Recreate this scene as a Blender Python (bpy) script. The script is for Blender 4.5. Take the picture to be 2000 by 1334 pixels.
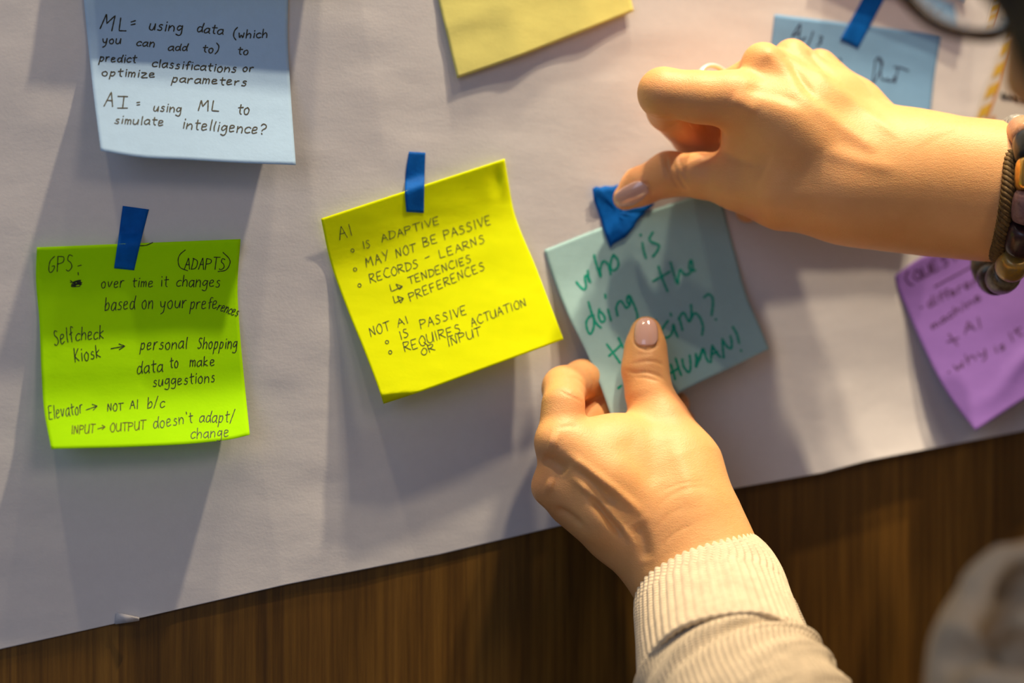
import bpy, bmesh, math, random
import numpy as np
from mathutils import Vector, Matrix
from mathutils.bvhtree import BVHTree
for o in list(bpy.data.objects): bpy.data.objects.remove(o)
random.seed(7); np.random.seed(7)
SC = bpy.context.scene; COL = SC.collection
# ------------------------------------------------------------------ camera
YAW = math.radians(18.2); D0 = 0.978; FPX = 4722.2; ZC = 1.5
CAM = np.array([-D0*math.sin(YAW), -D0*math.cos(YAW), ZC])
FWD = np.array([math.sin(YAW), math.cos(YAW), 0.0]); RGT = np.array([math.cos(YAW), -math.sin(YAW), 0.0]); UPV = np.array([0, 0, 1.0])
cd = bpy.data.cameras.new('camera'); cam = bpy.data.objects.new('camera', cd); COL.objects.link(cam)
cd.sensor_width = 36.0; cd.lens = 85.0; cd.clip_start = 0.01; cd.clip_end = 50
cam.location = CAM; cam.rotation_euler = (math.radians(90), 0, -YAW)
cd.dof.use_dof = True; cd.dof.focus_distance = 0.934; cd.dof.aperture_fstop = 3.6; cd.dof.aperture_blades = 0
SC.camera = cam
# ------------------------------------------------------------------ world, light, exposure
w = bpy.data.worlds.new('world'); SC.world = w; w.use_nodes = True
w.node_tree.nodes['Background'].inputs[0].default_value = (0.54, 0.53, 0.59, 1)
w.node_tree.nodes['Background'].inputs[1].default_value = 0.27
def lamp(name, p, col, power, size, target=(0, 0, 1.5), size_y=None):
    l = bpy.data.lights.new(name, 'AREA'); l.energy = power; l.color = col; l.shape = 'RECTANGLE' if size_y else 'DISK'; l.size = size
    if size_y: l.size_y = size_y
    o = bpy.data.objects.new(name, l); COL.objects.link(o); o.location = p
    o.rotation_euler = (Vector(target)-Vector(p)).to_track_quat('-Z', 'Y').to_euler()
    return o
def spot(name, p, target, col, power, deg=34, radius=0.022, blend=1.0):
    l = bpy.data.lights.new(name, 'SPOT'); l.energy = power; l.color = col; l.shadow_soft_size = radius; l.spot_size = math.radians(deg); l.spot_blend = blend
    o = bpy.data.objects.new(name, l); COL.objects.link(o); o.location = p
    o.rotation_euler = (Vector(target)-Vector(p)).to_track_quat('-Z', 'Y').to_euler(); return o
WARM = (1.0, 0.79, 0.52)
spot('ceiling_spot_key', (0.36, -0.32, 2.75), (-0.01, -0.02, 1.50), WARM, 67.0, 38, 0.024)
spot('ceiling_spot_hands', (0.20, -0.44, 2.72), (0.115, -0.05, 1.51), WARM, 47.0, 20, 0.036)
spot('ceiling_spot_graze', (0.06, -0.18, 2.75), (0.07, -0.04, 1.47), WARM, 44.0, 28, 0.034)
spot('ceiling_spot_left', (-0.42, -0.22, 2.75), (-0.12, -0.012, 1.44), WARM, 18.0, 30, 0.024)
lamp('warm_fill', (0.5, -2.0, 2.5), (1.0, 0.80, 0.60), 5.0, 0.6, target=(0.1, -0.1, 1.5))  # added warm fill for the shoulder and arms, no known lamp there
lamp('window_daylight', (-1.7, -2.1, 2.1), (0.52, 0.68, 1.0), 8.0, 1.2, size_y=1.4)
SC.view_settings.view_transform = 'Standard'; SC.view_settings.look = 'None'
SC.view_settings.exposure = 0.0; SC.view_settings.gamma = 1.0; SC.view_settings.use_curve_mapping = False

# ------------------------------------------------------------------ picture <-> world
def at(px, py, h=0.0):
    """world point on the sight line of a picture point, h millimetres out from the wall plane y=0"""
    px = np.asarray(px, float); py = np.asarray(py, float); h = np.asarray(h, float)
    d = FWD + ((px-1000)/FPX)[..., None]*RGT - ((py-667)/FPX)[..., None]*UPV
    t = (-h*0.001 - CAM[1])/d[..., 1]
    return CAM + d*t[..., None]
def depth(P): return (np.asarray(P)-CAM) @ FWD
def proj(P):
    v = np.asarray(P)-CAM; d = v @ FWD
    return 1000+FPX*(v @ RGT)/d, 667-FPX*(v @ UPV)/d
def nrm(v): v = np.asarray(v, float); return v/np.linalg.norm(v)

# ------------------------------------------------------------------ object helpers
def link(o, parent=None):
    COL.objects.link(o)
    if parent is not None: o.parent = parent; o.matrix_parent_inverse = Matrix.Identity(4)
    return o
def tag(o, label=None, cat=None, group=None, kind=None):
    for k, v in (('label', label), ('category', cat), ('group', group), ('kind', kind)):
        if v: o[k] = v
    return o
def mesh_obj(name, V, F, mat, parent=None, smooth=True, uv=None):
    """V world coordinates; origin of a root object is put at its middle, parts are local to their thing"""
    V = np.asarray(V, float)
    o = bpy.data.objects.new(name, bpy.data.meshes.new(name))
    link(o, parent)
    if parent is None: org = V.mean(0); o.location = org
    else:
        org = np.zeros(3); p = parent
        while p is not None: org = org + np.array(p.location); p = p.parent
    V = V-org
    me = o.data
    if isinstance(F, np.ndarray):
        me.vertices.add(len(V)); me.vertices.foreach_set('co', V.astype(np.float32).ravel())
        n = F.shape[1]; me.loops.add(F.size); me.loops.foreach_set('vertex_index', F.astype(np.int32).ravel())
        me.polygons.add(len(F)); me.polygons.foreach_set('loop_start', np.arange(0, F.size, n, dtype=np.int32))
        me.update(calc_edges=True); me.validate()
    else:
        me.from_pydata([tuple(v) for v in V], [], F); me.update()
    if smooth: me.polygons.foreach_set('use_smooth', [True]*len(me.polygons))
    if uv is not None:
        l = me.uv_layers.new(name='UVMap'); uv = np.asarray(uv, float)
        vi = np.zeros(len(me.loops), dtype=np.int32); me.loops.foreach_get('vertex_index', vi)
        l.data.foreach_set('uv', uv[vi].astype(np.float32).ravel())
    me.materials.append(mat)
    return o
def empty(name, loc):
    o = bpy.data.objects.new(name, None); o.empty_display_size = 0.02; COL.objects.link(o); o.location = tuple(loc); return o
def grid_faces(nu, nv, wrap=False):
    F = []
    for j in range(nv-1):
        for i in range(nu if wrap else nu-1):
            a = j*nu+i; b = j*nu+(i+1) % nu
            F.append((a, a+nu, b+nu, b))
    return np.array(F)
def solid(o, t, offset=-1.0):
    m = o.modifiers.new('thickness', 'SOLIDIFY'); m.thickness = t; m.offset = offset; return o

# ------------------------------------------------------------------ materials
def mat(name, col, rough=0.6, spec=0.4, metal=0.0, **k):
    m = bpy.data.materials.new(name); m.use_nodes = True; b = m.node_tree.nodes['Principled BSDF']
    b.inputs['Base Color'].default_value = (*col, 1); b.inputs['Roughness'].default_value = rough
    b.inputs['Specular IOR Level'].default_value = spec; b.inputs['Metallic'].default_value = metal
    for kk, v in k.items(): b.inputs[kk.replace('_', ' ')].default_value = v
    return m
def nodes(m): return m.node_tree.nodes, m.node_tree.links, m.node_tree.nodes['Principled BSDF']
def noise(m, scale, detail=4, rough=0.5, stretch=None, space='Object', dist=0.0):
    N, L, B = nodes(m); tc = N.new('ShaderNodeTexCoord'); mp = N.new('ShaderNodeMapping'); n = N.new('ShaderNodeTexNoise')
    L.new(tc.outputs[space], mp.inputs[0]); L.new(mp.outputs[0], n.inputs['Vector'])
    if stretch: mp.inputs['Scale'].default_value = stretch
    n.inputs['Scale'].default_value = scale; n.inputs['Detail'].default_value = detail; n.inputs['Roughness'].default_value = rough
    n.inputs['Distortion'].default_value = dist
    return n
def ramp(m, src, stops):
    N, L, B = nodes(m); r = N.new('ShaderNodeValToRGB'); L.new(src, r.inputs[0]); e = r.color_ramp.elements
    while len(e) < len(stops): e.new(0.5)
    for x, (p, c) in zip(e, stops): x.position = p; x.color = (*c, 1)
    return r
def bump(m, src, strength, dist, prev=None):
    N, L, B = nodes(m); b = N.new('ShaderNodeBump'); b.inputs['Strength'].default_value = strength; b.inputs['Distance'].default_value = dist
    L.new(src, b.inputs['Height'])
    if prev: L.new(prev.outputs[0], b.inputs['Normal'])
    L.new(b.outputs[0], B.inputs['Normal']); return b
def colmix(m, src, c1, c2, lo=0.35, hi=0.65):
    r = ramp(m, src, [(lo, c1), (hi, c2)]); N, L, B = nodes(m); L.new(r.outputs[0], B.inputs['Base Color']); return r

def paper_mat(name, c, var=0.04, transl=0.0, bumpd=0.00012, rough=0.75, spec=0.25):
    m = mat(name, c, rough, spec); n = noise(m, 260, 6, 0.65)
    colmix(m, n.outputs[0], tuple(x*(1-var) for x in c), tuple(min(1, x*(1+var)) for x in c))
    n2 = noise(m, 30, 5, 0.6, (1, 1, 2.0)); b1 = bump(m, n2.outputs[0], 0.6, 0.0004)
    n3 = noise(m, 900, 3, 0.6); bump(m, n3.outputs[0], 0.4, bumpd, b1)
    if transl > 0:
        N, L, B = nodes(m); t = N.new('ShaderNodeBsdfTranslucent'); t.inputs[0].default_value = (*c, 1)
        mx = N.new('ShaderNodeMixShader'); mx.inputs[0].default_value = transl
        L.new(B.outputs[0], mx.inputs[1]); L.new(t.outputs[0], mx.inputs[2]); L.new(mx.outputs[0], N['Material Output'].inputs[0])
    return m
M = {}
M['sheet'] = paper_mat('white_paper', (0.66, 0.65, 0.68), 0.015)
M['neon_green'] = paper_mat('neon_green_paper', (0.50, 1.0, 0.001), 0.02, 0.20, spec=.08)
M['neon_yellow'] = paper_mat('neon_yellow_paper', (0.88, 1.0, 0.002), 0.02, 0.20, spec=.08)
M['pale_yellow'] = paper_mat('pale_yellow_paper', (0.80, 0.76, 0.24), 0.02, 0.08)
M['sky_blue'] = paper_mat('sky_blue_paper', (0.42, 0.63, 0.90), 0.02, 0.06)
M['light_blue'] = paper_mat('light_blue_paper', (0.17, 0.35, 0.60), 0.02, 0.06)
M['teal'] = paper_mat('teal_paper', (0.34, 0.56, 0.60), 0.02, 0.06)
M['purple'] = paper_mat('purple_paper', (0.23, 0.12, 0.46), 0.02, 0.06)
M['card'] = paper_mat('cream_card', (0.62, 0.58, 0.54), 0.02)
M['ink'] = mat('black_ink', (0.018, 0.020, 0.012), 0.5, 0.3)
M['ink_brown'] = mat('worn_brown_ink', (0.11, 0.10, 0.012), 0.6, 0.2)
M['ink_grey'] = mat('grey_ink', (0.045, 0.055, 0.035), 0.5, 0.3)
M['ink_navy'] = mat('navy_ink', (0.02, 0.03, 0.075), 0.5, 0.3)
M['ink_purple'] = mat('purple_ink', (0.07, 0.028, 0.10), 0.6, 0.2)
M['ink_green'] = mat('green_marker', (0.0, 0.34, 0.24), 0.5, 0.3)
M['print'] = mat('black_print', (0.03, 0.03, 0.035), 0.6, 0.2)
M['stripe'] = mat('yellow_stripe', (0.62, 0.40, 0.05), 0.6, 0.2)
M['stripe_line'] = mat('orange_line', (0.55, 0.24, 0.07), 0.6, 0.2)
def tape_mat():
    m = mat('blue_tape', (0.002, 0.10, 0.45), 0.62, 0.10)
    n = noise(m, 1800, 3, 0.5, (1, 1, 0.35)); n0 = noise(m, 140, 4, 0.6)
    colmix(m, n0.outputs[0], (0.001, 0.095, 0.42), (0.002, 0.13, 0.55))
    bump(m, n.outputs[0], 0.6, 0.0002)
    N, L, B = nodes(m); t = N.new('ShaderNodeBsdfTransparent'); t.inputs[0].default_value = (0.45, 0.75, 1, 1)
    mx = N.new('ShaderNodeMixShader'); mx.inputs[0].default_value = 0.08
    L.new(B.outputs[0], mx.inputs[1]); L.new(t.outputs[0], mx.inputs[2]); L.new(mx.outputs[0], N['Material Output'].inputs[0])
    return m
M['tape'] = tape_mat()
def wood_mat():
    m = mat('oak_veneer', (0.1, 0.05, 0.02), 0.42, 0.35)
    N, L, B = nodes(m)
    n = noise(m, 9, 8, 0.65, (9, 1, 0.55), dist=0.35); n2 = noise(m, 70, 6, 0.7, (6, 1, 0.12)); n3 = noise(m, 1.7, 3, 0.5, (3, 1, 0.7))
    r = ramp(m, n.outputs[0], [(0.28, (0.075, 0.034, 0.004)), (0.5, (0.145, 0.070, 0.009)), (0.72, (0.21, 0.108, 0.018))])
    r2 = ramp(m, n2.outputs[0], [(0.32, (0.55, 0.50, 0.46)), (0.62, (1.1, 1.1, 1.1))])
    r3 = ramp(m, n3.outputs[0], [(0.3, (0.75, 0.75, 0.72)), (0.7, (1.2, 1.15, 1.1))])
    mx = N.new('ShaderNodeMixRGB'); mx.blend_type = 'MULTIPLY'; mx.inputs[0].default_value = 1
    mx2 = N.new('ShaderNodeMixRGB'); mx2.blend_type = 'MULTIPLY'; mx2.inputs[0].default_value = 1
    L.new(r.outputs[0], mx.inputs[1]); L.new(r2.outputs[0], mx.inputs[2]); L.new(mx.outputs[0], mx2.inputs[1]); L.new(r3.outputs[0], mx2.inputs[2])
    L.new(mx2.outputs[0], B.inputs['Base Color']); bump(m, n2.outputs[0], 0.35, 0.0004)
    return m
M['wood'] = wood_mat()
def skin_mat():
    m = mat('skin', (0.74, 0.45, 0.29), 0.48, 0.38)
    N, L, B = nodes(m)
    B.inputs['Subsurface Weight'].default_value = 0.22; B.inputs['Subsurface Radius'].default_value = (1.0, 0.36, 0.18); B.inputs['Subsurface Scale'].default_value = 0.0035
    n = noise(m, 60, 6, 0.6); r = ramp(m, n.outputs[0], [(0.3, (0.77, 0.395, 0.15)), (0.7, (0.83, 0.45, 0.19))])
    at_ = N.new('ShaderNodeAttribute'); at_.attribute_name = 'flush'
    mx = N.new('ShaderNodeMixRGB'); mx.blend_type = 'MIX'; L.new(at_.outputs['Fac'], mx.inputs[0]); L.new(r.outputs[0], mx.inputs[1]); mx.inputs[2].default_value = (0.72, 0.28, 0.14, 1)
    L.new(mx.outputs[0], B.inputs['Base Color'])
    v = N.new('ShaderNodeTexVoronoi'); v.inputs['Scale'].default_value = 1500; tc = N.new('ShaderNodeTexCoord'); mp = N.new('ShaderNodeMapping')
    mp.inputs['Rotation'].default_value = (0, 0.7, 0); mp.inputs['Scale'].default_value = (1, 1, 1.9)
    L.new(tc.outputs['Object'], mp.inputs[0]); L.new(mp.outputs[0], v.inputs['Vector'])
    b1 = bump(m, v.outputs['Distance'], 0.22, 0.0003); n4 = noise(m, 420, 4, 0.6, (1, 1, 2.2)); bump(m, n4.outputs[0], 0.25, 0.0004, b1)
    return m
M['skin'] = skin_mat()
M['nail'] = mat('nail_polish', (0.72, 0.43, 0.36), 0.10, 0.7, Coat_Weight=1.0, Coat_Roughness=0.04)
M['lips'] = mat('lips', (0.42, 0.15, 0.12), 0.4, 0.4)
M['eye'] = mat('eye_white', (0.8, 0.78, 0.75), 0.2, 0.5); M['iris'] = mat('iris', (0.06, 0.035, 0.02), 0.2, 0.5)
def knit_mat(name, c, sx, sy, dist):
    m = mat(name, c, 0.9, 0.1, Sheen_Weight=0.25, Sheen_Roughness=0.5); N, L, B = nodes(m)
    uv = N.new('ShaderNodeUVMap'); mp = N.new('ShaderNodeMapping'); mp.inputs['Scale'].default_value = (sx, sy, 1)
    wv = N.new('ShaderNodeTexWave'); wv.wave_type = 'BANDS'; wv.bands_direction = 'Y'; wv.inputs['Scale'].default_value = 1.0; wv.inputs['Distortion'].default_value = 2.0
    wv.inputs['Detail'].default_value = 1.5
    L.new(uv.outputs[0], mp.inputs[0]); L.new(mp.outputs[0], wv.inputs['Vector'])
    wx = N.new('ShaderNodeTexWave'); wx.wave_type = 'BANDS'; wx.bands_direction = 'X'; wx.inputs['Scale'].default_value = 1.0; wx.inputs['Distortion'].default_value = 1.2
    L.new(mp.outputs[0], wx.inputs['Vector'])
    mul = N.new('ShaderNodeMath'); mul.operation = 'MULTIPLY'; L.new(wv.outputs['Fac'], mul.inputs[0]); L.new(wx.outputs['Fac'], mul.inputs[1])
    b1 = bump(m, mul.outputs[0], 0.8, dist)
    n = noise(m, 900, 5, 0.7); bump(m, n.outputs[0], 0.5, 0.0004, b1)
    n2 = noise(m, 160, 5, 0.6); colmix(m, n2.outputs[0], tuple(x*0.88 for x in c), tuple(min(1, x*1.08) for x in c))
    return m
M['knit'] = knit_mat('cream_knit', (0.66, 0.55, 0.40), .33, .36, 0.0006)
M['rib'] = knit_mat('cream_rib_knit', (0.68, 0.57, 0.42), .315, 12.6, 0.0005)
def wool_mat():
    m = mat('cream_wool', (0.66, 0.53, 0.37), 0.95, 0.05); n = noise(m, 500, 5, 0.7); bump(m, n.outputs[0], 0.5, 0.0006); return m
M['wool'] = wool_mat()
def hair_mat():
    m = mat('dark_brown_hair', (0.05, 0.03, 0.015), 0.45, 0.4); n = noise(m, 300, 4, 0.6, (6, 6, 0.6)); colmix(m, n.outputs[0], (0.018, 0.010, 0.004), (0.05, 0.028, 0.010)); bump(m, n.outputs[0], 0.6, 0.001); return m
M['hair'] = hair_mat()
M['tortoise'] = mat('brown_acetate', (0.10, 0.048, 0.010), 0.6, 0.08)
M['glass'] = mat('lens_glass', (1, 1, 1), 0.0, 0.5, Transmission_Weight=1.0, IOR=1.25)
M['gold'] = mat('gold', (0.62, 0.40, 0.12), 0.30, 0.5, 0.9)
M['silver'] = mat('silver', (0.90, 0.88, 0.84), 0.30, 0.5, 0.35)
M['floor'] = mat('grey_floor', (0.22, 0.20, 0.19), 0.6)

# ------------------------------------------------------------------ the setting
def box_mesh(lo, hi):
    x0, y0, z0 = lo; x1, y1, z1 = hi
    V = [(x0, y0, z0), (x1, y0, z0), (x1, y1, z0), (x0, y1, z0), (x0, y0, z1), (x1, y0, z1), (x1, y1, z1), (x0, y1, z1)]
    F = [(0, 3, 2, 1), (4, 5, 6, 7), (0, 1, 5, 4), (1, 2, 6, 5), (2, 3, 7, 6), (3, 0, 4, 7)]
    return V, F
wall = mesh_obj('wall_back', *box_mesh((-3.0, 0.0, 0.0), (3.4, 0.08, 2.9)), M['wood'], smooth=False); tag(wall, kind='structure')
flr = mesh_obj('floor', *box_mesh((-3.0, -2.6, -0.05), (3.4, 0.08, 0.0)), M['floor'], smooth=False); tag(flr, kind='structure')

# ------------------------------------------------------------------ big paper sheet
BOT = np.array([(-900, 1468), (0, 1268), (270, 1208), (559, 1142), (858, 1083), (1085, 1029), (1410, 958), (1608, 923), (1694, 900), (2000, 841), (2900, 640)], float)
def vnoise(x, y, seed=0):
    """smooth value noise, arrays in, about -1..1"""
    rs = np.random.RandomState(seed); T = rs.rand(64, 64)*2-1
    xi = np.floor(x).astype(int); yi = np.floor(y).astype(int); fx = x-xi; fy = y-yi; fx = fx*fx*(3-2*fx); fy = fy*fy*(3-2*fy)
    g = lambda a, b: T[a % 64, b % 64]
    return (g(xi, yi)*(1-fx)+g(xi+1, yi)*fx)*(1-fy)+(g(xi, yi+1)*(1-fx)+g(xi+1, yi+1)*fx)*fy
def sheet_h(px, py):
    by = np.interp(px, BOT[:, 0], BOT[:, 1]); d = by-py
    h = 1.3+0.45*vnoise(px/230, py/150, 1)+0.22*vnoise(px/90, py/60, 2)+0.05*vnoise(px/34, py/20, 3)
    cr = np.clip((px-1150)/300, 0, 1); cr = cr*cr*(3-2*cr)
    h = h+cr*6.5*np.exp(-np.clip(d, 0, None)/85.0)*(1-0.25*np.clip((px-1700)/400, 0, 1))
    h = h+1.2*np.exp(-((px-290)/45)**2)*np.exp(-np.clip(d, 0, None)/30.0)
    return h
def build_sheet():
    nu, nv = 230, 200
    xs = np.linspace(-900, 2900, nu); V = []; 
    tt = 1-(1-np.linspace(0, 1, nv))**1.35
    for t in tt:
        top = -1000.0; by = np.interp(xs, BOT[:, 0], BOT[:, 1]); ys = top+(by-top)*t
        V.append(at(xs, ys, sheet_h(xs, ys)))
    o = mesh_obj('poster_paper', np.concatenate(V), grid_faces(nu, nv), M['sheet'])
    tag(o, 'large white sheet of butcher paper taped over the wooden wall', 'paper'); solid(o, 0.00022, -1)
    # a nick with its little raised lip in the lower edge
    P = [(228, 1196), (246, 1200), (272, 1206), (272, 1212), (248, 1216), (225, 1219)]
    Hs = [1.8, 3.2, 4.6, 3.4, 2.4, 2.0]
    V = [at(a, b, h) for (a, b), h in zip(P, Hs)]
    f = mesh_obj('torn_lip', V, [(0, 1, 4, 5), (1, 2, 3, 4)], M['sheet'], o); solid(f, 0.0002)
    return o
sheet = build_sheet()

# ------------------------------------------------------------------ sticky notes
class Note:
    """A square of paper: four edge curves traced as picture points, lift h(u,v) in mm off the wall."""
    def __init__(s, top, right, bottom, left, lift):
        s.c = [s.param(np.array(e, float)) for e in (top, right, bottom, left)]; s.lift = lift
    @staticmethod
    def param(P):
        d = np.r_[0, np.cumsum(np.hypot(*np.diff(P, axis=0).T))]; d /= d[-1]
        # smooth resample (Catmull style through cubic Hermite)
        m = np.gradient(P, d, axis=0) if len(P) > 2 else np.repeat((P[1:]-P[:1]), 2, 0)
        def f(t):
            t = np.clip(t, -0.2, 1.2); i = np.clip(np.searchsorted(d, t, side='right')-1, 0, len(d)-2); hh = d[i+1]-d[i]; u = ((t-d[i])/hh)[..., None]; hh = hh[..., None]
            return (2*u**3-3*u**2+1)*P[i]+(u**3-2*u**2+u)*hh*m[i]+(-2*u**3+3*u**2)*P[i+1]+(u**3-u**2)*hh*m[i+1]
        f.P = P
        return f
    def px(s, u, v):
        u = np.asarray(u, float); v = np.asarray(v, float); T, R, B, L = s.c
        c00, c10, c11, c01 = T.P[0], T.P[-1], B.P[-1], B.P[0]
        U = u[..., None]; V = v[..., None]
        return (1-V)*T(u)+V*B(u)+(1-U)*L(v)+U*R(v)-((1-U)*(1-V)*c00+U*(1-V)*c10+(1-U)*V*c01+U*V*c11)
    def inv(s, P):
        P = np.asarray(P, float); u = np.full(len(P), .5); v = np.full(len(P), .5); e = 1e-4
        for _ in range(14):
            q = s.px(u, v); r = q-P; a = (s.px(u+e, v)-q)/e; b = (s.px(u, v+e)-q)/e
            det = a[:, 0]*b[:, 1]-a[:, 1]*b[:, 0]
            u = np.clip(u-(r[:, 0]*b[:, 1]-r[:, 1]*b[:, 0])/det, -.3, 1.3); v = np.clip(v-(a[:, 0]*r[:, 1]-a[:, 1]*r[:, 0])/det, -.3, 1.3)
        return u, v
    def world(s, P, off=0.0):
        P = np.asarray(P, float); u, v = s.inv(P); return at(P[:, 0], P[:, 1], s.h(u, v)+off)
    def h(s, u, v):
        P = s.px(u, v); return sheet_h(P[..., 0], P[..., 1])+s.lift(u, v)
    def build(s, name, mt, label, group=None, n=56):
        u, v = np.meshgrid(np.linspace(0, 1, n), np.linspace(0, 1, n)); u = u.ravel(); v = v.ravel()
        P = s.px(u, v); V = at(P[:, 0], P[:, 1], s.h(u, v))
        o = mesh_obj(name, V, grid_faces(n, n), mt); solid(o, 0.00012, -1); tag(o, label, 'sticky note', group); s.o = o
        return o
def curve_lift(vs, hs):
    vs = np.array(vs, float); hs = np.array(hs, float); m = np.gradient(hs, vs)
    def f(v):
        v = np.clip(v, 0, 1); i = np.clip(np.searchsorted(vs, v, side='right')-1, 0, len(vs)-2); hh = vs[i+1]-vs[i]; u = (v-vs[i])/hh
        return (2*u**3-3*u**2+1)*hs[i]+(u**3-2*u**2+u)*hh*m[i]+(-2*u**3+3*u**2)*hs[i+1]+(u**3-u**2)*hh*m[i+1]
    return f

# ---- handwriting: a small single-stroke alphabet, cap height 10, x height 6
G = {
'A': "0,0 3,10 6,0|1,4 5,4", 'B': "0,0 0,10|0,10 4,9 4,6 0,5 5,4 5,1 0,0", 'C': "6,9 3,10 0,6 0,3 3,0 6,1", 'D': "0,0 1,10|0,10 5,8 6,4 4,1 0,0",
'E': "5,10 0,10 0,5 0,0 5,0|0,5 4,5", 'F': "0,0 0,10|0,10 5,10|0,5 4,5", 'G': "5,10 1,7 0,2 2,0 5,2 5,4 3,4", 'H': "0,0 0,10|5,0 5,10|0,5 5,5", 'I': "1,0 1,10",
'J': "4,10 4,2 2,0 0,2", 'K': "0,10 0,0|5,9 0,4 5,0", 'L': "0,10 0,0 5,0", 'M': "0,0 1,10 3,4 6,10 7,0", 'N': "0,0 0,10 5,0 5,10", 'O': "3,10 0,6 1,1 4,0 6,4 5,9 3,10",
'P': "0,0 0,10|0,10 5,9 5,6 0,5", 'Q': "3,10 0,6 1,1 4,0 6,4 5,9 3,10|4,3 7,-1", 'R': "0,0 0,10|0,10 5,9 4,6 0,5|1,5 6,0", 'S': "5,9 2,10 1,7 4,5 5,2 2,0 0,1",
'T': "3,0 3,10|0,10 7,10", 'U': "0,10 0,3 2,0 5,2 6,10|6,10 6,0", 'V': "0,10 3,0 6,10", 'W': "0,10 2,0 4,7 6,0 8,10", 'X': "0,10 6,0|6,10 0,0", 'Y': "0,10 3,5|6,10 2,0", 'Z': "0,10 6,10 0,0 6,0",
'a': "5,5 3,6 0,4 0,1 2,0 5,3 5,6|5,4 5,1 6,0", 'b': "0,10 0,0|0,3 3,6 5,4 4,1 0,0", 'c': "5,5 3,6 0,4 0,1 2,0 5,1", 'd': "5,5 2,6 0,3 1,0 4,1 5,4|6,10 5,4 6,0",
'e': "0,3 4,4 4,6 1,6 0,3 1,0 5,1", 'f': "5,9 3,10 2,7 2,0|0,5 4,6", 'g': "5,5 2,6 0,3 2,1 5,4|5,6 5,-2 3,-4 0,-3", 'h': "0,10 0,0|0,3 3,6 5,4 5,0", 'i': "1,6 1,0|1,8.4 1.2,9",
'j': "3,6 3,-2 0,-4|3,8.4 3.2,9", 'k': "0,10 0,0|4,6 0,3 5,0", 'l': "1,10 0.6,4 1,0", 'm': "0,6 0,0|0,4 2,6 3,4 3,0|3,4 5,6 6,4 6,0", 'n': "0,6 0,0|0,3 3,6 5,4 5,0", 'o': "3,6 0,4 1,0 4,0 5,4 3,6",
'p': "1,6 0,-4|1,5 4,6 5,3 3,0 0.6,1", 'q': "5,5 2,6 0,3 2,1 5,4|5,6 5,-4", 'r': "0,6 0,0|0,3 2,6 4,6", 's': "4,5.5 2,6 1,4 4,2.5 3,0 0,0.4", 't': "2,9 2,2 3,0 4,0|0,6 5,6.4",
'u': "0,6 0,1 3,0 5,5|5,6 5,0", 'v': "0,6 2,0 5,6", 'w': "0,6 1,0 3,4 5,0 6,6", 'x': "0,6 5,0|5,6 0,0", 'y': "0,6 1,2 4,2 5,6|5,6 4,-2 1,-4", 'z': "0,6 5,6 0,0 6,0",
'?': "0,8 2,10 5,9 5,6 2,4 2,3|2,1 2.3,0.2", '!': "1,10 1,3|1,1 1.2,0.2", '(': "3,12 0,8 0,2 3,-2", ')': "0,12 3,8 3,2 0,-2", '/': "0,-1 4,11", "'": "1,10 1.4,8", '-': "0,4 4,4.6", '=': "0,3 4,3.3|0,5.6 4,6", '.': "0,0 .4,.3", ' ': "",
'>': "0,4 8,5|5,8 8.6,5 5,2", '~': "0,10 0,3 4,3|4,6 8,3 4,0 4,6"}
ADV = {'I': 2, 'i': 2, 'l': 2, ' ': 5, '(': 4, ')': 4, "'": 2, 'M': 8, 'W': 9, 'm': 7, 'w': 7, '!': 2, 't': 5, 'j': 3, 'f': 4, '.': 2, '>': 11, '~': 10, 'c': 5, 's': 5, 'r': 5}
def glyph(c):
    return [np.array([[float(t) for t in p.split(',')] for p in st.split()]) for st in G[c].split('|') if st.strip()]
def smooth_line(P, n=5):
    P = np.asarray(P, float)
    if len(P) < 3: return np.array([P[0]+(P[-1]-P[0])*t for t in np.linspace(0, 1, 6)])
    Q = np.vstack([2*P[0]-P[1], P, 2*P[-1]-P[-2]]); out = []
    for i in range(1, len(Q)-2):
        for t in np.linspace(0, 1, n, endpoint=False):
            out.append(0.5*((2*Q[i])+(-Q[i-1]+Q[i+1])*t+(2*Q[i-1]-5*Q[i]+4*Q[i+1]-Q[i+2])*t*t+(-Q[i-1]+3*Q[i]-3*Q[i+1]+Q[i+2])*t**3))
    out.append(P[-1]); return np.array(out)
def word(txt, x0, y0, x1, y1, H, slant=0.0, jit=0.35):
    """strokes of a word along a baseline, all in picture pixels"""
    gap = 2.0; adv = [ADV.get(c, 6)+gap for c in txt]; tot = sum(adv)-gap; b = np.array([x1-x0, y1-y0], float); e = b/tot
    up = np.array([b[1], -b[0]])/np.hypot(*b)*H/10.0; out = []; x = 0
    for c, a in zip(txt, adv):
        jy = random.uniform(-jit, jit); js = random.uniform(.93, 1.07)
        for st in glyph(c):
            st = st+np.random.uniform(-.22, .22, st.shape); q = np.array([[x0, y0]])+(x+st[:, :1])*e+((st[:, 1:]*js+jy)*(up+slant*e*(H/10.0)/max(np.hypot(*e), 1e-6)*1.0))
            curvy = c in 'OCSPDRBGUJQ?()' or c.islower() or c == "'"
            out.append(smooth_line(q) if curvy and len(q) > 2 else q)
        x += a
    return out
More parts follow.
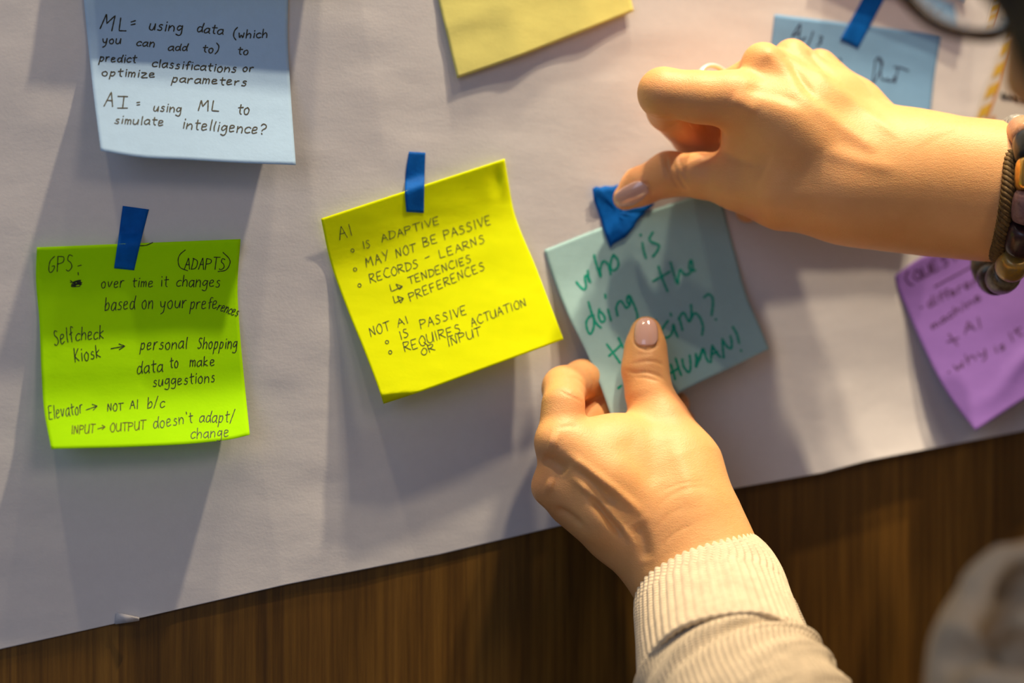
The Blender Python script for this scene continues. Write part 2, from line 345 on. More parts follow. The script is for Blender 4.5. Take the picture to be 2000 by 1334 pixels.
def ribbons(strokes, width, mapper, name, mt, parent, off=0.12):
    """flat ink strokes lying on a surface; mapper(points, off) turns picture points into points of that surface"""
    Vp = []; F = []; k = 0
    for P in strokes:
        P = np.asarray(P, float)
        seg = np.hypot(*np.diff(P, axis=0).T); L = seg.sum()
        if L < 1e-6: continue
        # resample
        n = max(2, int(L/2.5)+1); d = np.r_[0, np.cumsum(seg)]; t = np.linspace(0, L, n); P = np.c_[np.interp(t, d, P[:, 0]), np.interp(t, d, P[:, 1])]
        T = np.gradient(P, axis=0); T /= np.maximum(np.hypot(*T.T), 1e-9)[:, None]; N_ = np.c_[-T[:, 1], T[:, 0]]
        ww = width*0.5*(1+0.12*np.sin(np.arange(n)*1.3+k)); 
        P = np.vstack([P[0]-T[0]*ww[0]*.8, P, P[-1]+T[-1]*ww[-1]*.8]); N_ = np.vstack([N_[0], N_, N_[-1]]); ww = np.r_[ww[0]*.45, ww, ww[-1]*.45]
        A = P+N_*ww[:, None]; B = P-N_*ww[:, None]; m = len(P)
        Vp.append(A); Vp.append(B)
        for i in range(m-1): F.append((k+i, k+i+1, k+m+i+1, k+m+i))
        k += 2*m
    Vp = np.vstack(Vp)
    return mesh_obj(name, mapper(Vp, off), np.array(F), mt, parent)
def tf(ox, oy, s):
    """coordinates read off an enlarged view -> picture pixels"""
    return lambda W: [(t, ox+a/s, oy+b/s, ox+c/s, oy+d/s, H/s) for (t, a, b, c, d, H) in W]
def lines(W, slant=0.12):
    out = []
    for w_ in W: out += word(*w_, slant=slant)
    return out
def pl(ox, oy, s, *paths): return [smooth_line([(ox+x/s, oy+y/s) for x, y in p]) for p in paths]

# neon green note
gl = curve_lift([0, .1, .22, .4, .6, .72, .85, 1], [4.2, 2.4, 1.2, 1.9, 3.9, 5.2, 9.2, 16.0])
note_g = Note([(72, 483), (270, 475), (470, 467)], [(470, 467), (464, 560), (469, 653), (478, 750), (488, 849)],
              [(100, 877), (274, 872), (400, 864), (460, 856), (488, 849)], [(72, 483), (70, 536), (77, 630), (81, 731), (86, 801), (100, 877)],
              lambda u, v: gl(v)*(1+0.12*u)+1.5*np.exp(-((u-0)/.2)**2)*v+0.5*np.sin(u*5)*v)
og = note_g.build('sticky_note', M['neon_green'], 'neon green sticky note headed GPS, left of the frame')
GW = [("GPS", 140, 390, 262, 382, 82), ("-", 287, 375, 313, 372, 45), ("ADAPTS", 822, 372, 1022, 378, 58), ("over", 405, 468, 520, 463, 52), ("time", 560, 463, 665, 462, 50), ("it", 702, 462, 740, 460, 55), ("changes", 782, 460, 1000, 464, 55),
      ("based on", 423, 580, 665, 572, 66), ("your", 700, 572, 835, 566, 60), ("prefe", 850, 572, 985, 572, 62), ("rences", 985, 578, 1085, 612, 50), ("Self", 172, 755, 265, 733, 75), ("check", 278, 732, 420, 722, 62), ("Kiosk", 275, 840, 405, 812, 66), (">", 455, 790, 542, 780, 50),
      ("personal", 600, 775, 835, 772, 58), ("Shopping", 888, 770, 1085, 772, 58), ("data", 585, 897, 715, 885, 62), ("to", 750, 870, 792, 866, 52), ("make", 850, 862, 975, 855, 50), ("suggestions", 665, 962, 975, 938, 52),
      ("Elevator", 145, 1128, 315, 1095, 66), (">", 332, 1098, 405, 1078, 48), ("NOT", 437, 1088, 512, 1080, 38), ("AI", 548, 1075, 590, 1072, 42), ("b/c", 638, 1070, 722, 1065, 52),
      ("doesn't", 668, 1170, 865, 1142, 55), ("adapt/", 898, 1140, 1075, 1140, 58), ("change", 855, 1222, 1045, 1213, 52)]
GB = [("INPUT", 255, 1200, 370, 1195, 42), (">", 388, 1190, 438, 1180, 38), ("OUTPUT", 450, 1190, 625, 1175, 42)]
t_g = tf(40, 380, 2.566)
gs = lines(t_g(GW))+pl(40, 380, 2.566, [(826, 278), (800, 300), (790, 330), (800, 365), (838, 382)], [(1015, 290), (1045, 320), (1050, 345), (1030, 378), (990, 386)], [(590, 257), (630, 254), (663, 240)], [(289, 390), (290, 403)],
    [(250, 430), (280, 458), (255, 450), (305, 428), (262, 440), (308, 452), (275, 432), (300, 458), (252, 460), (308, 440)], [(250, 440), (305, 436), (255, 455), (306, 447)])
ribbons(gs, 1.7, note_g.world, 'handwriting', M['ink'], og)
ribbons(lines(t_g(GB)), 1.7, note_g.world, 'handwriting', M['ink_brown'], og)

# neon yellow note
yl = curve_lift([0, .12, .26, .45, .7, 1], [3.8, 2.1, 1.3, 4.2, 9.4, 16.5])
def y_lift(u, v):
    h = yl(v)*(1-0.1*u)
    P = note_y.px(u, v); x, y = P[..., 0], P[..., 1]
    d = (y-(773+(x-744)*(-8/78.0)))*np.clip((830-x)/40, 0, 1)      # the lower left corner bends back
    h = h-np.clip(d, 0, None)*0.30
    dd = np.hypot((x-968)/13, (y-352)/26); h = h-0.9*np.exp(-dd**2)+0.9*np.exp(-(((x-985)/8)**2+((y-352)/26)**2))
    h = h-1.2*np.clip((408-y)/60, 0, 1)*np.clip((x-955)/40, 0, 1)
    return np.maximum(h, 0.3)
note_y = Note([(627, 427), (792, 373), (986, 310)], [(986, 310), (994, 360), (1002, 405), (1048, 525), (1101, 663)], [(749, 789), (822, 765), (960, 715), (1101, 663)], [(627, 427), (645, 510), (678, 603), (713, 689), (744, 773), (749, 789)], y_lift)
oy = note_y.build('sticky_note', M['neon_yellow'], 'neon yellow sticky note listing AI and NOT AI, in the middle', n=80)
YW = [("AI", 163, 483, 228, 460, 62), ("IS", 283, 530, 318, 520, 36), ("ADAPTIVE", 375, 495, 665, 400, 38), ("MAY", 297, 620, 410, 583, 46), ("NOT", 450, 570, 545, 542, 44), ("BE", 585, 518, 655, 496, 44), ("PASSIVE", 690, 482, 925, 402, 44),
      ("RECORDS", 318, 700, 560, 618, 44), ("-", 593, 590, 630, 578, 40), ("LEARNS", 668, 575, 893, 495, 42), ("TENDENCIES", 512, 708, 825, 592, 38), ("PREFERENCES", 517, 790, 893, 630, 42),
      ("NOT", 320, 968, 415, 932, 46), ("AI", 455, 920, 508, 897, 40), ("IS", 470, 983, 512, 965, 42), ("PASSIVE", 572, 930, 802, 855, 44), ("REQUIRES", 490, 1045, 772, 945, 46), ("ACTUATION", 825, 918, 1100, 812, 42), ("OR", 577, 1065, 642, 1035, 34), ("INPUT", 708, 1018, 872, 960, 44)]
def ring_path(cx, cy, r): return [(cx+r*math.cos(a), cy+r*1.05*math.sin(a)) for a in np.linspace(0, 6.6, 9)]
ys_ = lines(tf(600, 280, 2.565)(YW))+pl(600, 280, 2.565, *[ring_path(x, y, 8.5) for x, y in ((227, 537), (240, 631), (262, 711), (400, 995), (416, 1046))])
ys_ += [np.array([(600+x/2.565, 280+y/2.565) for x, y in p]) for p in ([(413, 708), (422, 742), (478, 716)], [(445, 705), (478, 716), (462, 732), (445, 705)], [(430, 766), (439, 800), (483, 776)], [(452, 765), (483, 776), (468, 800), (452, 765)])]
ribbons(ys_, 1.45, note_y.world, 'handwriting', M['ink_grey'], oy)

# light blue note, upper left
bl = curve_lift([0, .25, .50, .56, .75, 1], [0.3, 1.6, 2.2, 3.4, 10.0, 20.0])
note_b = Note([(158, -95), (360, -92), (566, -88)], [(566, -88), (563, 0), (562, 76), (566, 153), (571, 229), (578, 322)], [(197, 294), (267, 306), (369, 312), (471, 318), (578, 322)],
              [(158, -95), (164, 0), (173, 94), (182, 178), (197, 294)], lambda u, v: bl(v)*(1.05-0.12*u))
ob = note_b.build('sticky_note', M['sky_blue'], 'light blue sticky note defining ML and AI, top left of the frame')
BW = [("M", 218, 220, 320, 240, 122), ("L", 362, 235, 425, 238, 105), ("=", 455, 218, 503, 212, 100), ("using", 595, 228, 850, 245, 78), ("data", 960, 245, 1160, 265, 66), ("(which", 1240, 290, 1500, 292, 64), ("you", 235, 335, 380, 332, 62), ("can", 498, 350, 635, 360, 58), ("add", 742, 385, 885, 392, 55), ("to)", 1005, 400, 1125, 405, 60), ("to", 1272, 415, 1355, 418, 62),
      ("predict", 212, 468, 495, 482, 58), ("classifications", 618, 512, 1260, 556, 62), ("or", 1312, 545, 1395, 547, 56), ("optimize", 232, 578, 640, 595, 58), ("parameters", 768, 628, 1340, 657, 60),
      ("A", 250, 815, 315, 820, 105), ("I", 385, 828, 395, 828, 90), ("=", 498, 826, 529, 824, 80), ("using", 628, 850, 840, 862, 62), ("ML", 970, 845, 1135, 852, 78), ("to", 1272, 870, 1360, 875, 82), ("simulate", 330, 945, 705, 962, 64), ("intelligence?", 850, 985, 1485, 1030, 78)]
bs = lines(tf(140, 0, 3.924)(BW))+pl(140, 0, 3.924, [(355, 738), (430, 740)], [(352, 828), (428, 828)])
ribbons(bs, 2.4, note_b.world, 'handwriting', M['ink'], ob)

# teal note in the hands
def t_lift(u, v):
    a = curve_lift([0, .25, .5, .75, 1], [0.4, 2.6, 8.5, 17.0, 25.0])(v); b = curve_lift([0, .25, .5, .75, 1], [0.4, 1.2, 3.2, 7.5, 15.0])(v)
    k = np.clip(u, 0, 1); k = k*k*(3-2*k)
    return a*(1-k)+b*k
note_t = Note([(1063, 488), (1175, 444), (1290, 405), (1404, 368)], [(1404, 368), (1436, 495), (1461, 585), (1483, 635), (1502, 681)], [(1197, 822), (1250, 801), (1315, 774), (1346, 757), (1436, 714), (1502, 681)],
              [(1063, 488), (1080, 541), (1112, 621), (1144, 685), (1166, 736), (1197, 822)], t_lift)
ot = note_t.build('sticky_note', M['teal'], 'teal sticky note with green marker writing, pinched between the thumb and fingers')
A_ = (1100, 430, 6.667); B_ = (1160, 560, 5.8)
ts = pl(*A_, [(172, 805), (225, 870), (275, 905), (298, 850), (280, 745), (300, 720), (330, 770), (358, 822), (330, 740), (318, 655)],
    [(402, 455), (430, 570), (490, 745), (482, 640), (510, 550), (545, 535), (590, 590), (617, 705)], [(655, 450), (620, 540), (625, 640), (660, 655), (712, 610), (715, 530), (685, 480), (655, 450)],
    [(1005, 190), (1012, 197)], [(1030, 295), (1048, 400), (1078, 495)], [(1165, 160), (1122, 240), (1150, 285), (1245, 325), (1230, 390), (1168, 475)],
    [(1240, 605), (1290, 760), (1358, 925)], [(1168, 795), (1280, 735), (1390, 670)], [(1398, 550), (1440, 700), (1490, 835), (1500, 730), (1525, 640), (1560, 690), (1605, 715), (1680, 650), (1680, 560), (1662, 515), (1640, 590), (1655, 650), (1720, 655)],
    [(328, 1065), (375, 1220), (430, 1340), (490, 1400)], [(400, 1240), (345, 1255), (300, 1330), (318, 1440), (360, 1480), (400, 1380), (395, 1260)],
    [(470, 1155), (460, 1240), (490, 1320), (540, 1310), (530, 1240), (480, 1190)], [(545, 965), (552, 1015)], [(582, 1160), (622, 1310)],
    [(688, 1150), (712, 1260), (690, 1140), (740, 1050), (790, 1100), (825, 1145), (870, 1090), (865, 990), (840, 990), (830, 1060), (870, 1100)], [(868, 985), (920, 1100), (965, 1230), (955, 1330), (905, 1400)],
    [(1835, 1005), (1890, 965), (1940, 1000), (1950, 1090), (1932, 1240)], [(1985, 1290), (1992, 1297)])
ts += pl(*B_, [(145, 650), (215, 745), (295, 860)], [(170, 785), (230, 730), (310, 655)], [(278, 580), (330, 690)], [(700, 375), (745, 500), (755, 620)], [(840, 385), (780, 470), (745, 560), (830, 575), (885, 520), (900, 420), (920, 500), (950, 570)],
    [(868, 300), (876, 330)], [(965, 345), (985, 420), (1003, 490)], [(960, 370), (1010, 290), (1050, 350), (1085, 400), (1105, 300), (1100, 205)], [(1085, 395), (1140, 300), (1200, 350), (1235, 450), (1225, 545)],
    [(275, 1150), (310, 1120)], [(870, 880), (900, 970), (920, 1050)], [(925, 810), (955, 910), (990, 1005)], [(865, 980), (950, 930)], [(1000, 820), (1020, 910), (1080, 970), (1095, 880), (1085, 780)],
    [(1155, 760), (1160, 840), (1152, 915), (1180, 850), (1235, 700), (1265, 790), (1300, 855)], [(1165, 790), (1190, 840), (1235, 700)], [(1340, 665), (1330, 760), (1325, 855)], [(1340, 665), (1390, 750), (1435, 800)], [(1330, 770), (1400, 735)],
    [(1455, 590), (1460, 700), (1470, 805)], [(1455, 600), (1510, 680), (1555, 700), (1560, 620), (1545, 560)], [(1572, 455), (1620, 540), (1645, 640)], [(1665, 722), (1672, 727)])
ribbons(ts, 4.6, note_t.world, 'handwriting', M['ink_green'], ot)

# pale yellow note at the top
note_p = Note([(812, -205), (990, -268), (1160, -325)], [(1160, -325), (1200, -150), (1233, 0), (1238, 22)], [(893, 153), (1000, 116), (1106, 75), (1238, 22)], [(812, -205), (856, 0), (872, 66), (893, 153)],
              lambda u, v: 0.4+2.2*v*v+0.9*v*np.exp(-((u-.36)/.10)**2)+0.8*v*np.exp(-((u-.75)/.10)**2)+0.5*np.exp(-(((v-.72)/.07)**2))*(1-u))
op = note_p.build('sticky_note', M['pale_yellow'], 'pale yellow blank sticky note cut off by the top edge')
# blue note behind the upper hand
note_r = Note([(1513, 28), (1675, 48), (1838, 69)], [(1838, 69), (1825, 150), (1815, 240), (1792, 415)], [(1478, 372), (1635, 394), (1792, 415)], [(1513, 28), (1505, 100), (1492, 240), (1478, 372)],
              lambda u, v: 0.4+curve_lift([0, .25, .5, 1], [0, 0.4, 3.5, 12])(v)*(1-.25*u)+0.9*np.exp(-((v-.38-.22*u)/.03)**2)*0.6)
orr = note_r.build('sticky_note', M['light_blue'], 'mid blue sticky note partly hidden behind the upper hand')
rs_ = pl(1500, 0, 5.0, [(235, 355), (270, 300), (315, 235), (312, 300), (300, 385)], [(240, 350), (300, 320)], [(320, 395), (370, 365)], [(440, 310), (420, 370), (390, 440)], [(505, 355), (535, 365), (500, 400), (525, 410), (480, 445)],
    [(700, 570), (715, 590)], [(880, 790), (915, 755), (905, 790)], [(1050, 590), (1035, 700), (1025, 810), (1100, 680), (1115, 600), (1075, 560), (1045, 600)], [(1075, 560), (1105, 620), (1100, 700), (1110, 770), (1150, 780), (1175, 760), (1165, 790), (1215, 785), (1240, 740), (1230, 800)],
    [(1270, 665), (1255, 740), (1240, 805)], [(1235, 655), (1290, 660), (1370, 690)])
ribbons(rs_, 2.7, note_r.world, 'handwriting', M['ink_navy'], orr)
# purple note, right edge
pc = curve_lift([0, .12, .3, .6, .85, 1], [0.4, 0.5, 3.0, 10.0, 17.0, 20.0])
note_v = Note([(1748, 538), (1790, 508), (1836, 484), (2035, 376)], [(2035, 376), (2110, 520), (2190, 668)], [(1905, 841), (2000, 780), (2090, 728), (2190, 668)],
              [(1748, 538), (1752, 560), (1773, 609), (1801, 672), (1831, 733), (1859, 780), (1905, 841)], lambda u, v: pc(v)*(1-0.2*u)+2.2*np.exp(-((v-.84-.05*np.sin(u*9))/.05)**2)*np.clip(1.6*u, 0, 1))
ov = note_v.build('sticky_note', M['purple'], 'purple sticky note under the bracelets at the right edge')
vs_ = lines([("(QUESTIO", 1775, 556, 1900, 492, 19), ("differen", 1815, 601, 1912, 552, 17), ("machine", 1822, 643, 1918, 583, 14), ("AI", 1885, 652, 1918, 640, 22), ("&", 1, 1, 2, 2, 1)][:4] + [("why", 1868, 725, 1930, 690, 20), ("is", 1945, 690, 1965, 680, 15), ("it", 1976, 668, 2000, 652, 20)])
vs_ += [np.array([(1853, 652), (1862, 664), (1870, 674)]), np.array([(1850, 668), (1872, 660)]), np.array([(1798, 601), (1801, 600)]), np.array([(1852, 727), (1855, 726)]), np.array([(1825, 560), (1918, 510)])]
ribbons(vs_, 3.0, note_v.world, 'handwriting', M['ink_purple'], ov)
# blue note seen through the spectacle lens
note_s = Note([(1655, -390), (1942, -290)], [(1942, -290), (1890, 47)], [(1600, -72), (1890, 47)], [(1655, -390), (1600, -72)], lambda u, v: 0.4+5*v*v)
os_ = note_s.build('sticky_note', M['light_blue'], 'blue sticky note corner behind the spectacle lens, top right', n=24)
# unseen note added above the ML note to shade its upper half
note_shade = Note([(138, -500), (640, -500)], [(640, -500), (668, -40)], [(158, -40), (668, -40)], [(138, -500), (158, -40)], lambda u, v: 0.4+(11.0+1.5*u)*v**1.8)
oa = note_shade.build('sticky_note', M['pale_yellow'], 'added pale yellow sticky note, unseen above the frame, shading the ML note', n=24)

# ------------------------------------------------------------------ tapes
def tape(P, nu, nv, base, label, bend=0.0, grp=None):
    """P: left side and right side polylines (top to bottom), picture pixels; base(px,py) -> height in mm"""
    Lf, Rt = [Note.param(np.array(p, float)) for p in P]
    V = []
    for v in np.linspace(0, 1, nv):
        a = Lf(np.array([v]))[0]; b = Rt(np.array([v]))[0]
        for u in np.linspace(0, 1, nu):
            q = a+(b-a)*u; V.append(at(q[0], q[1], base(q[0], q[1])+0.35+0.15*math.sin(v*9+u*3)))
    o = mesh_obj('painters_tape', V, grid_faces(nu, nv), M['tape']); solid(o, 0.00014, -1); tag(o, label, 'tape'); return o
def over(note):
    def f(x, y):
        u, v = note.inv(np.array([[x, y]])); u, v = u[0], v[0]
        s = float(sheet_h(np.array(x), np.array(y)))
        k = min(max((v+0.05)/0.05, 0), 1); return s+k*float(note.lift(np.array([max(u, 0)]), np.array([max(v, 0)]))[0])
    return f
tape([[(240, 402), (232, 460), (223, 524)], [(291, 409), (276, 468), (262, 528)]], 9, 22, over(note_g), 'strip of blue tape holding the green GPS note')
tape([[(799, 296), (793, 335), (791, 372), (794, 414)], [(831, 298), (829, 355), (828, 416)]], 9, 22, over(note_y), 'strip of blue tape holding the neon yellow note')
tape([[(1722, -80), (1683, 0), (1641, 78)], [(1760, -65), (1725, 3), (1676, 95)]], 9, 22, over(note_r), 'strip of blue tape holding the blue note behind the upper hand')
# torn piece pressed down by the thumb
def torn_tape():
    L_ = [(1157, 369), (1160, 392), (1172, 425), (1181, 455), (1192, 484)]
    out = [(1157, 369), (1164, 364), (1172, 366), (1182, 363), (1196, 364), (1208, 360), (1222, 362), (1238, 372), (1252, 380), (1270, 392), (1278, 399), (1268, 408), (1262, 412), (1257, 420), (1248, 428), (1241, 438), (1238, 445), (1228, 456), (1222, 463), (1208, 471), (1198, 477), (1192, 484), (1181, 455), (1172, 425), (1160, 392)]
    f = over(note_t); bm = bmesh.new(); C_ = np.array([1205, 418.0]); rings = []; 
    for k in (1.0, .8, .6, .4, .2):
        rings.append([bm.verts.new(at(*(C_+(np.array(p)-C_)*k), f(*(C_+(np.array(p)-C_)*k))+0.45+(1.6*max(0, 1-abs(p[0]-1160)/25.0)*k**3 if p[1] < 400 else 0)+0.25*math.sin(p[0]*.3+k*5))) for p in out])
    cv = bm.verts.new(at(*C_, f(*C_)+0.5)); n = len(out)
    for a, b in zip(rings, rings[1:]):
        for i in range(n): bm.faces.new((a[i], b[i], b[(i+1) % n], a[(i+1) % n]))
    for i in range(n): bm.faces.new((rings[-1][i], cv, rings[-1][(i+1) % n]))
    bmesh.ops.recalc_face_normals(bm, faces=bm.faces)
    me = bpy.data.meshes.new('t'); bm.to_mesh(me); bm.free()
    V = np.array([v.co[:] for v in me.vertices]); F = [tuple(p.vertices) for p in me.polygons]
    o = mesh_obj('painters_tape', V, F, M['tape']); solid(o, 0.00014, 0); tag(o, 'torn triangular piece of blue tape under the upper thumb', 'tape'); return o
torn_tape()

# ------------------------------------------------------------------ printed card, right edge
def build_card():
    o0 = np.array([1893, 258.0]); ex = np.array([0.992, 0.125]); ey = np.array([0.345, -0.939])
    W_, H_ = 820.0, 560.0
    def q(a, b): return o0+ex*a+ey*b
    f = lambda P, off: at(P[:, 0], P[:, 1], np.full(len(P), 3.2+off))
    R_ = 22.0; pts = []
    for cx, cy, a0 in ((R_, R_, 180), (W_-R_, R_, 270), (W_-R_, H_-R_, 0), (R_, H_-R_, 90)):
        for k in range(7):
            a = math.radians(a0+15*k); pts.append(q(cx+R_*math.cos(a), cy+R_*math.sin(a)))
    P = np.array(pts); c = P.mean(0); V = np.vstack([P, [c]]); n = len(P)
    o = mesh_obj('printed_card', f(V, 0), [(i, (i+1) % n, n) for i in range(n)], M['card'], smooth=False); solid(o, 0.0006, 0); tag(o, 'cream printed card with yellow striped border, right of the blue note', 'card')
    bd = []; bw = 17.0
    V = []; F = []
    def par(a, b, c_, d): k = len(V); V.extend([a, b, c_, d]); F.append((k, k+1, k+2, k+3))
    s = 24.0
    while s < H_-30: par(q(5, s), q(5+bw, s+16), q(5+bw, s+16+26), q(5, s+26)); s += 44
    s = 24.0
    while s < W_-40: par(q(s, 5), q(s+26, 5), q(s+16+26, 5+bw), q(s+16, 5+bw)); s += 44
    par(q(8, 8), q(30, 5), q(22, 22), q(6, 22))
    b_ = mesh_obj('printed_border', f(np.array(V), 0.45), F, M['stripe'], o, smooth=False)
    l_ = ribbons([np.array([q(24, H_-24), q(24, 24), q(W_-24, 24)])], 4.5, f, 'border_line', M['stripe_line'], o, 0.47)
    T = lambda s_, a, b, c_, H: word(s_, *q(a, b), *q(a+c_, b), H, slant=0.0, jit=0.1)
    ribbons(T('useful', 38, 76, 66, 15)+T('words', 40, 176, 80, 12)+T('of', 64, 146, 30, 12), 5.5, f, 'printed_text', M['print'], o, 0.5)
    ribbons([np.array([q(34, 32), q(37, 36)])], 6, f, 'printed_mark', M['stripe_line'], o, 0.5)
build_card()
# ------------------------------------------------------------------ implicit surfaces -> one continuous skin
def smin(a, b, k):
    if k <= 0: return np.minimum(a, b)
    h = np.clip(k-np.abs(a-b), 0, None)/k; return np.minimum(a, b)-h*h*k*0.25
class Field:
    def __init__(s, lo, hi, vox):
        s.lo = np.array(lo); s.v = vox; s.n = np.ceil((np.array(hi)-s.lo)/vox).astype(int)+1
        s.F = np.full(s.n, 1.0, np.float32); s.ax = [s.lo[i]+vox*np.arange(s.n[i]) for i in range(3)]
    def region(s, lo, hi):
        a = np.clip(np.floor((lo-s.lo)/s.v).astype(int), 0, s.n); b = np.clip(np.ceil((hi-s.lo)/s.v).astype(int)+1, 0, s.n); return a, b
    def cone(s, A, B, ra, rb, k, flat=None, fs=1.0, sub=False):
        A = np.array(A); B = np.array(B); m = max(ra, rb)+k+2.5*s.v; a, b = s.region(np.minimum(A, B)-m, np.maximum(A, B)+m)
        if np.any(b <= a): return
        X = s.ax[0][a[0]:b[0], None, None]; Y = s.ax[1][None, a[1]:b[1], None]; Z = s.ax[2][None, None, a[2]:b[2]]
        ab = B-A; L2 = max(float(ab@ab), 1e-12); t = np.clip(((X-A[0])*ab[0]+(Y-A[1])*ab[1]+(Z-A[2])*ab[2])/L2, 0, 1)
        dx = X-A[0]-t*ab[0]; dy = Y-A[1]-t*ab[1]; dz = Z-A[2]-t*ab[2]
        if flat is not None:
            f = nrm(flat); q = (dx*f[0]+dy*f[1]+dz*f[2])*(1/fs-1); dx = dx+q*f[0]; dy = dy+q*f[1]; dz = dz+q*f[2]
        d = np.sqrt(dx*dx+dy*dy+dz*dz)-(ra+(rb-ra)*t)
        if flat is not None: d = d*min(1, fs**0.5)
        S = s.F[a[0]:b[0], a[1]:b[1], a[2]:b[2]]
        if sub: S[...] = -smin(-S, d, k)
        else: S[...] = smin(S, d, k)
    def ell(s, C, R3, rot, k):
        """ellipsoid, rot rows = its axes"""
        C = np.array(C); R3 = np.array(R3, float); m = R3.max()+k+2.5*s.v; a, b = s.region(C-m, C+m)
        X = s.ax[0][a[0]:b[0], None, None]-C[0]; Y = s.ax[1][None, a[1]:b[1], None]-C[1]; Z = s.ax[2][None, None, a[2]:b[2]]-C[2]
        q = [X*r[0]+Y*r[1]+Z*r[2] for r in rot]
        k0 = np.sqrt(sum((q[i]/R3[i])**2 for i in range(3))); k1 = np.sqrt(sum((q[i]/R3[i]**2)**2 for i in range(3)))+1e-9
        d = k0*(k0-1)/k1; S = s.F[a[0]:b[0], a[1]:b[1], a[2]:b[2]]; S[...] = smin(S, d, k)
    def merge(s, o, k): s.F = smin(s.F, o.F, k)
    def like(s):
        o = Field.__new__(Field); o.lo, o.v, o.n, o.ax = s.lo, s.v, s.n, s.ax; o.F = np.full(s.n, 1.0, np.float32); return o
    def mesh(s):
        F = s.F; n = s.n; ins = F < 0
        c = [ins[i:n[0]-1+i, j:n[1]-1+j, k:n[2]-1+k] for i in (0, 1) for j in (0, 1) for k in (0, 1)]
        tot = sum(x.astype(np.int8) for x in c); I, J, K = np.nonzero((tot > 0) & (tot < 8))
        vid = np.full((n[0]-1, n[1]-1, n[2]-1), -1, np.int32); vid[I, J, K] = np.arange(len(I))
        acc = np.zeros((len(I), 3)); cnt = np.zeros(len(I))
        for ax in range(3):
            for p in (0, 1):
                for q in (0, 1):
                    o = [0, 0, 0]; oth = [x for x in range(3) if x != ax]; o[oth[0]] = p; o[oth[1]] = q; e = list(o); e[ax] = 1
                    f0 = F[I+o[0], J+o[1], K+o[2]]; f1 = F[I+e[0], J+e[1], K+e[2]]; m = (f0 < 0) != (f1 < 0)
                    t = np.where(m, f0/np.where(m, f0-f1, 1), 0); P = np.zeros((len(I), 3)); P[:, 0] = o[0]; P[:, 1] = o[1]; P[:, 2] = o[2]; P[:, ax] = t
                    acc[m] += P[m]; cnt[m] += 1
        V = s.lo+s.v*(np.c_[I, J, K]+acc/cnt[:, None]); faces = []
        for ax in range(3):
            sl0 = [slice(1, n[x]-1) for x in range(3)]; sl0[ax] = slice(0, n[ax]-1); sl1 = list(sl0); sl1[ax] = slice(1, n[ax])
            a = ins[tuple(sl0)]; b = ins[tuple(sl1)]; i, j, k = np.nonzero(a != b); idx = [i, j, k]; flip = a[i, j, k]
            for x in range(3):
                if x != ax: idx[x] = idx[x]+1
            u, w_ = [(1, 2), (2, 0), (0, 1)][ax]
            def g(du, dw): q = list(idx); q[u] = idx[u]-du; q[w_] = idx[w_]-dw; return vid[q[0], q[1], q[2]]
            Q = np.c_[g(1, 1), g(0, 1), g(0, 0), g(1, 0)]; Q[~flip] = Q[~flip][:, ::-1]; faces.append(Q)
        return V, np.vstack(faces)
def relax(V, F, it=2, lam=0.5):
    n = len(V); E = np.vstack([F[:, [0, 1]], F[:, [1, 2]], F[:, [2, 3]], F[:, [3, 0]]])
    deg = np.bincount(E[:, 0], minlength=n)+np.bincount(E[:, 1], minlength=n)
    for q in range(it*2):
        A = np.stack([np.bincount(E[:, 0], V[E[:, 1], i], n)+np.bincount(E[:, 1], V[E[:, 0], i], n) for i in range(3)], 1)/np.maximum(deg, 1)[:, None]
        V = V+(lam if q % 2 == 0 else -lam*1.04)*(A-V)
    return V
def vnormals(V, F):
    a = V[F[:, 2]]-V[F[:, 0]]; b = V[F[:, 3]]-V[F[:, 1]]; fn = np.cross(a, b); N = np.zeros_like(V)
    for i in range(4):
        for c in range(3): N[:, c] += np.bincount(F[:, i], fn[:, c], len(V))
    return N/np.maximum(np.linalg.norm(N, axis=1), 1e-12)[:, None]
def rr(px, P): return px*float(depth(P))/FPX           # picture radius at a point -> metres
def chain(fd, pts, k, flat=None, fs=1.0):
    """pts: (px, py, h, radius px)"""
    W = [at(p[0], p[1], p[2]) for p in pts]; R = [rr(p[3], w_) for p, w_ in zip(pts, W)]
    for i in range(len(W)-1): fd.cone(W[i], W[i+1], R[i], R[i+1], k, flat, fs)
def sculpt(V, F, strokes, hmin=-1, tree=None):
    """press furrows (negative) or raise tendons (positive) along lines on the side of the surface turned to the viewer;
       stroke = (points px, half width px, depth mm)"""
    N = vnormals(V, F); px, py = proj(V); face = np.clip(-((V-CAM)*N).sum(1)/np.linalg.norm(V-CAM, axis=1)*2.5, 0, 1); hh = -V[:, 1]*1000
    D = np.zeros(len(V))
    for st in strokes:
        P, wd, dm = st[:3]; h0 = st[3] if len(st) > 3 else -1e9
        P = smooth_line(P, 4) if len(P) > 2 else np.array(P, float)
        m = (px > P[:, 0].min()-4*wd) & (px < P[:, 0].max()+4*wd) & (py > P[:, 1].min()-4*wd) & (py < P[:, 1].max()+4*wd) & (hh > h0)
        ix = np.nonzero(m)[0]; best = np.full(len(ix), 1e9); tb = np.zeros(len(ix)); L = len(P)-1
        for i in range(L):
            a = P[i]; d = P[i+1]-a; t = np.clip(((px[ix]-a[0])*d[0]+(py[ix]-a[1])*d[1])/max(d@d, 1e-9), 0, 1)
            q = np.hypot(px[ix]-a[0]-t*d[0], py[ix]-a[1]-t*d[1]); b = q < best; best[b] = q[b]; tb[b] = (i+t[b])/L
        D[ix] += dm*0.001*np.exp(-(best/wd)**2)*np.clip(np.sin(np.pi*np.clip(tb, 0.04, .96))*1.6, 0, 1)*face[ix]
    return V+N*D[:, None]
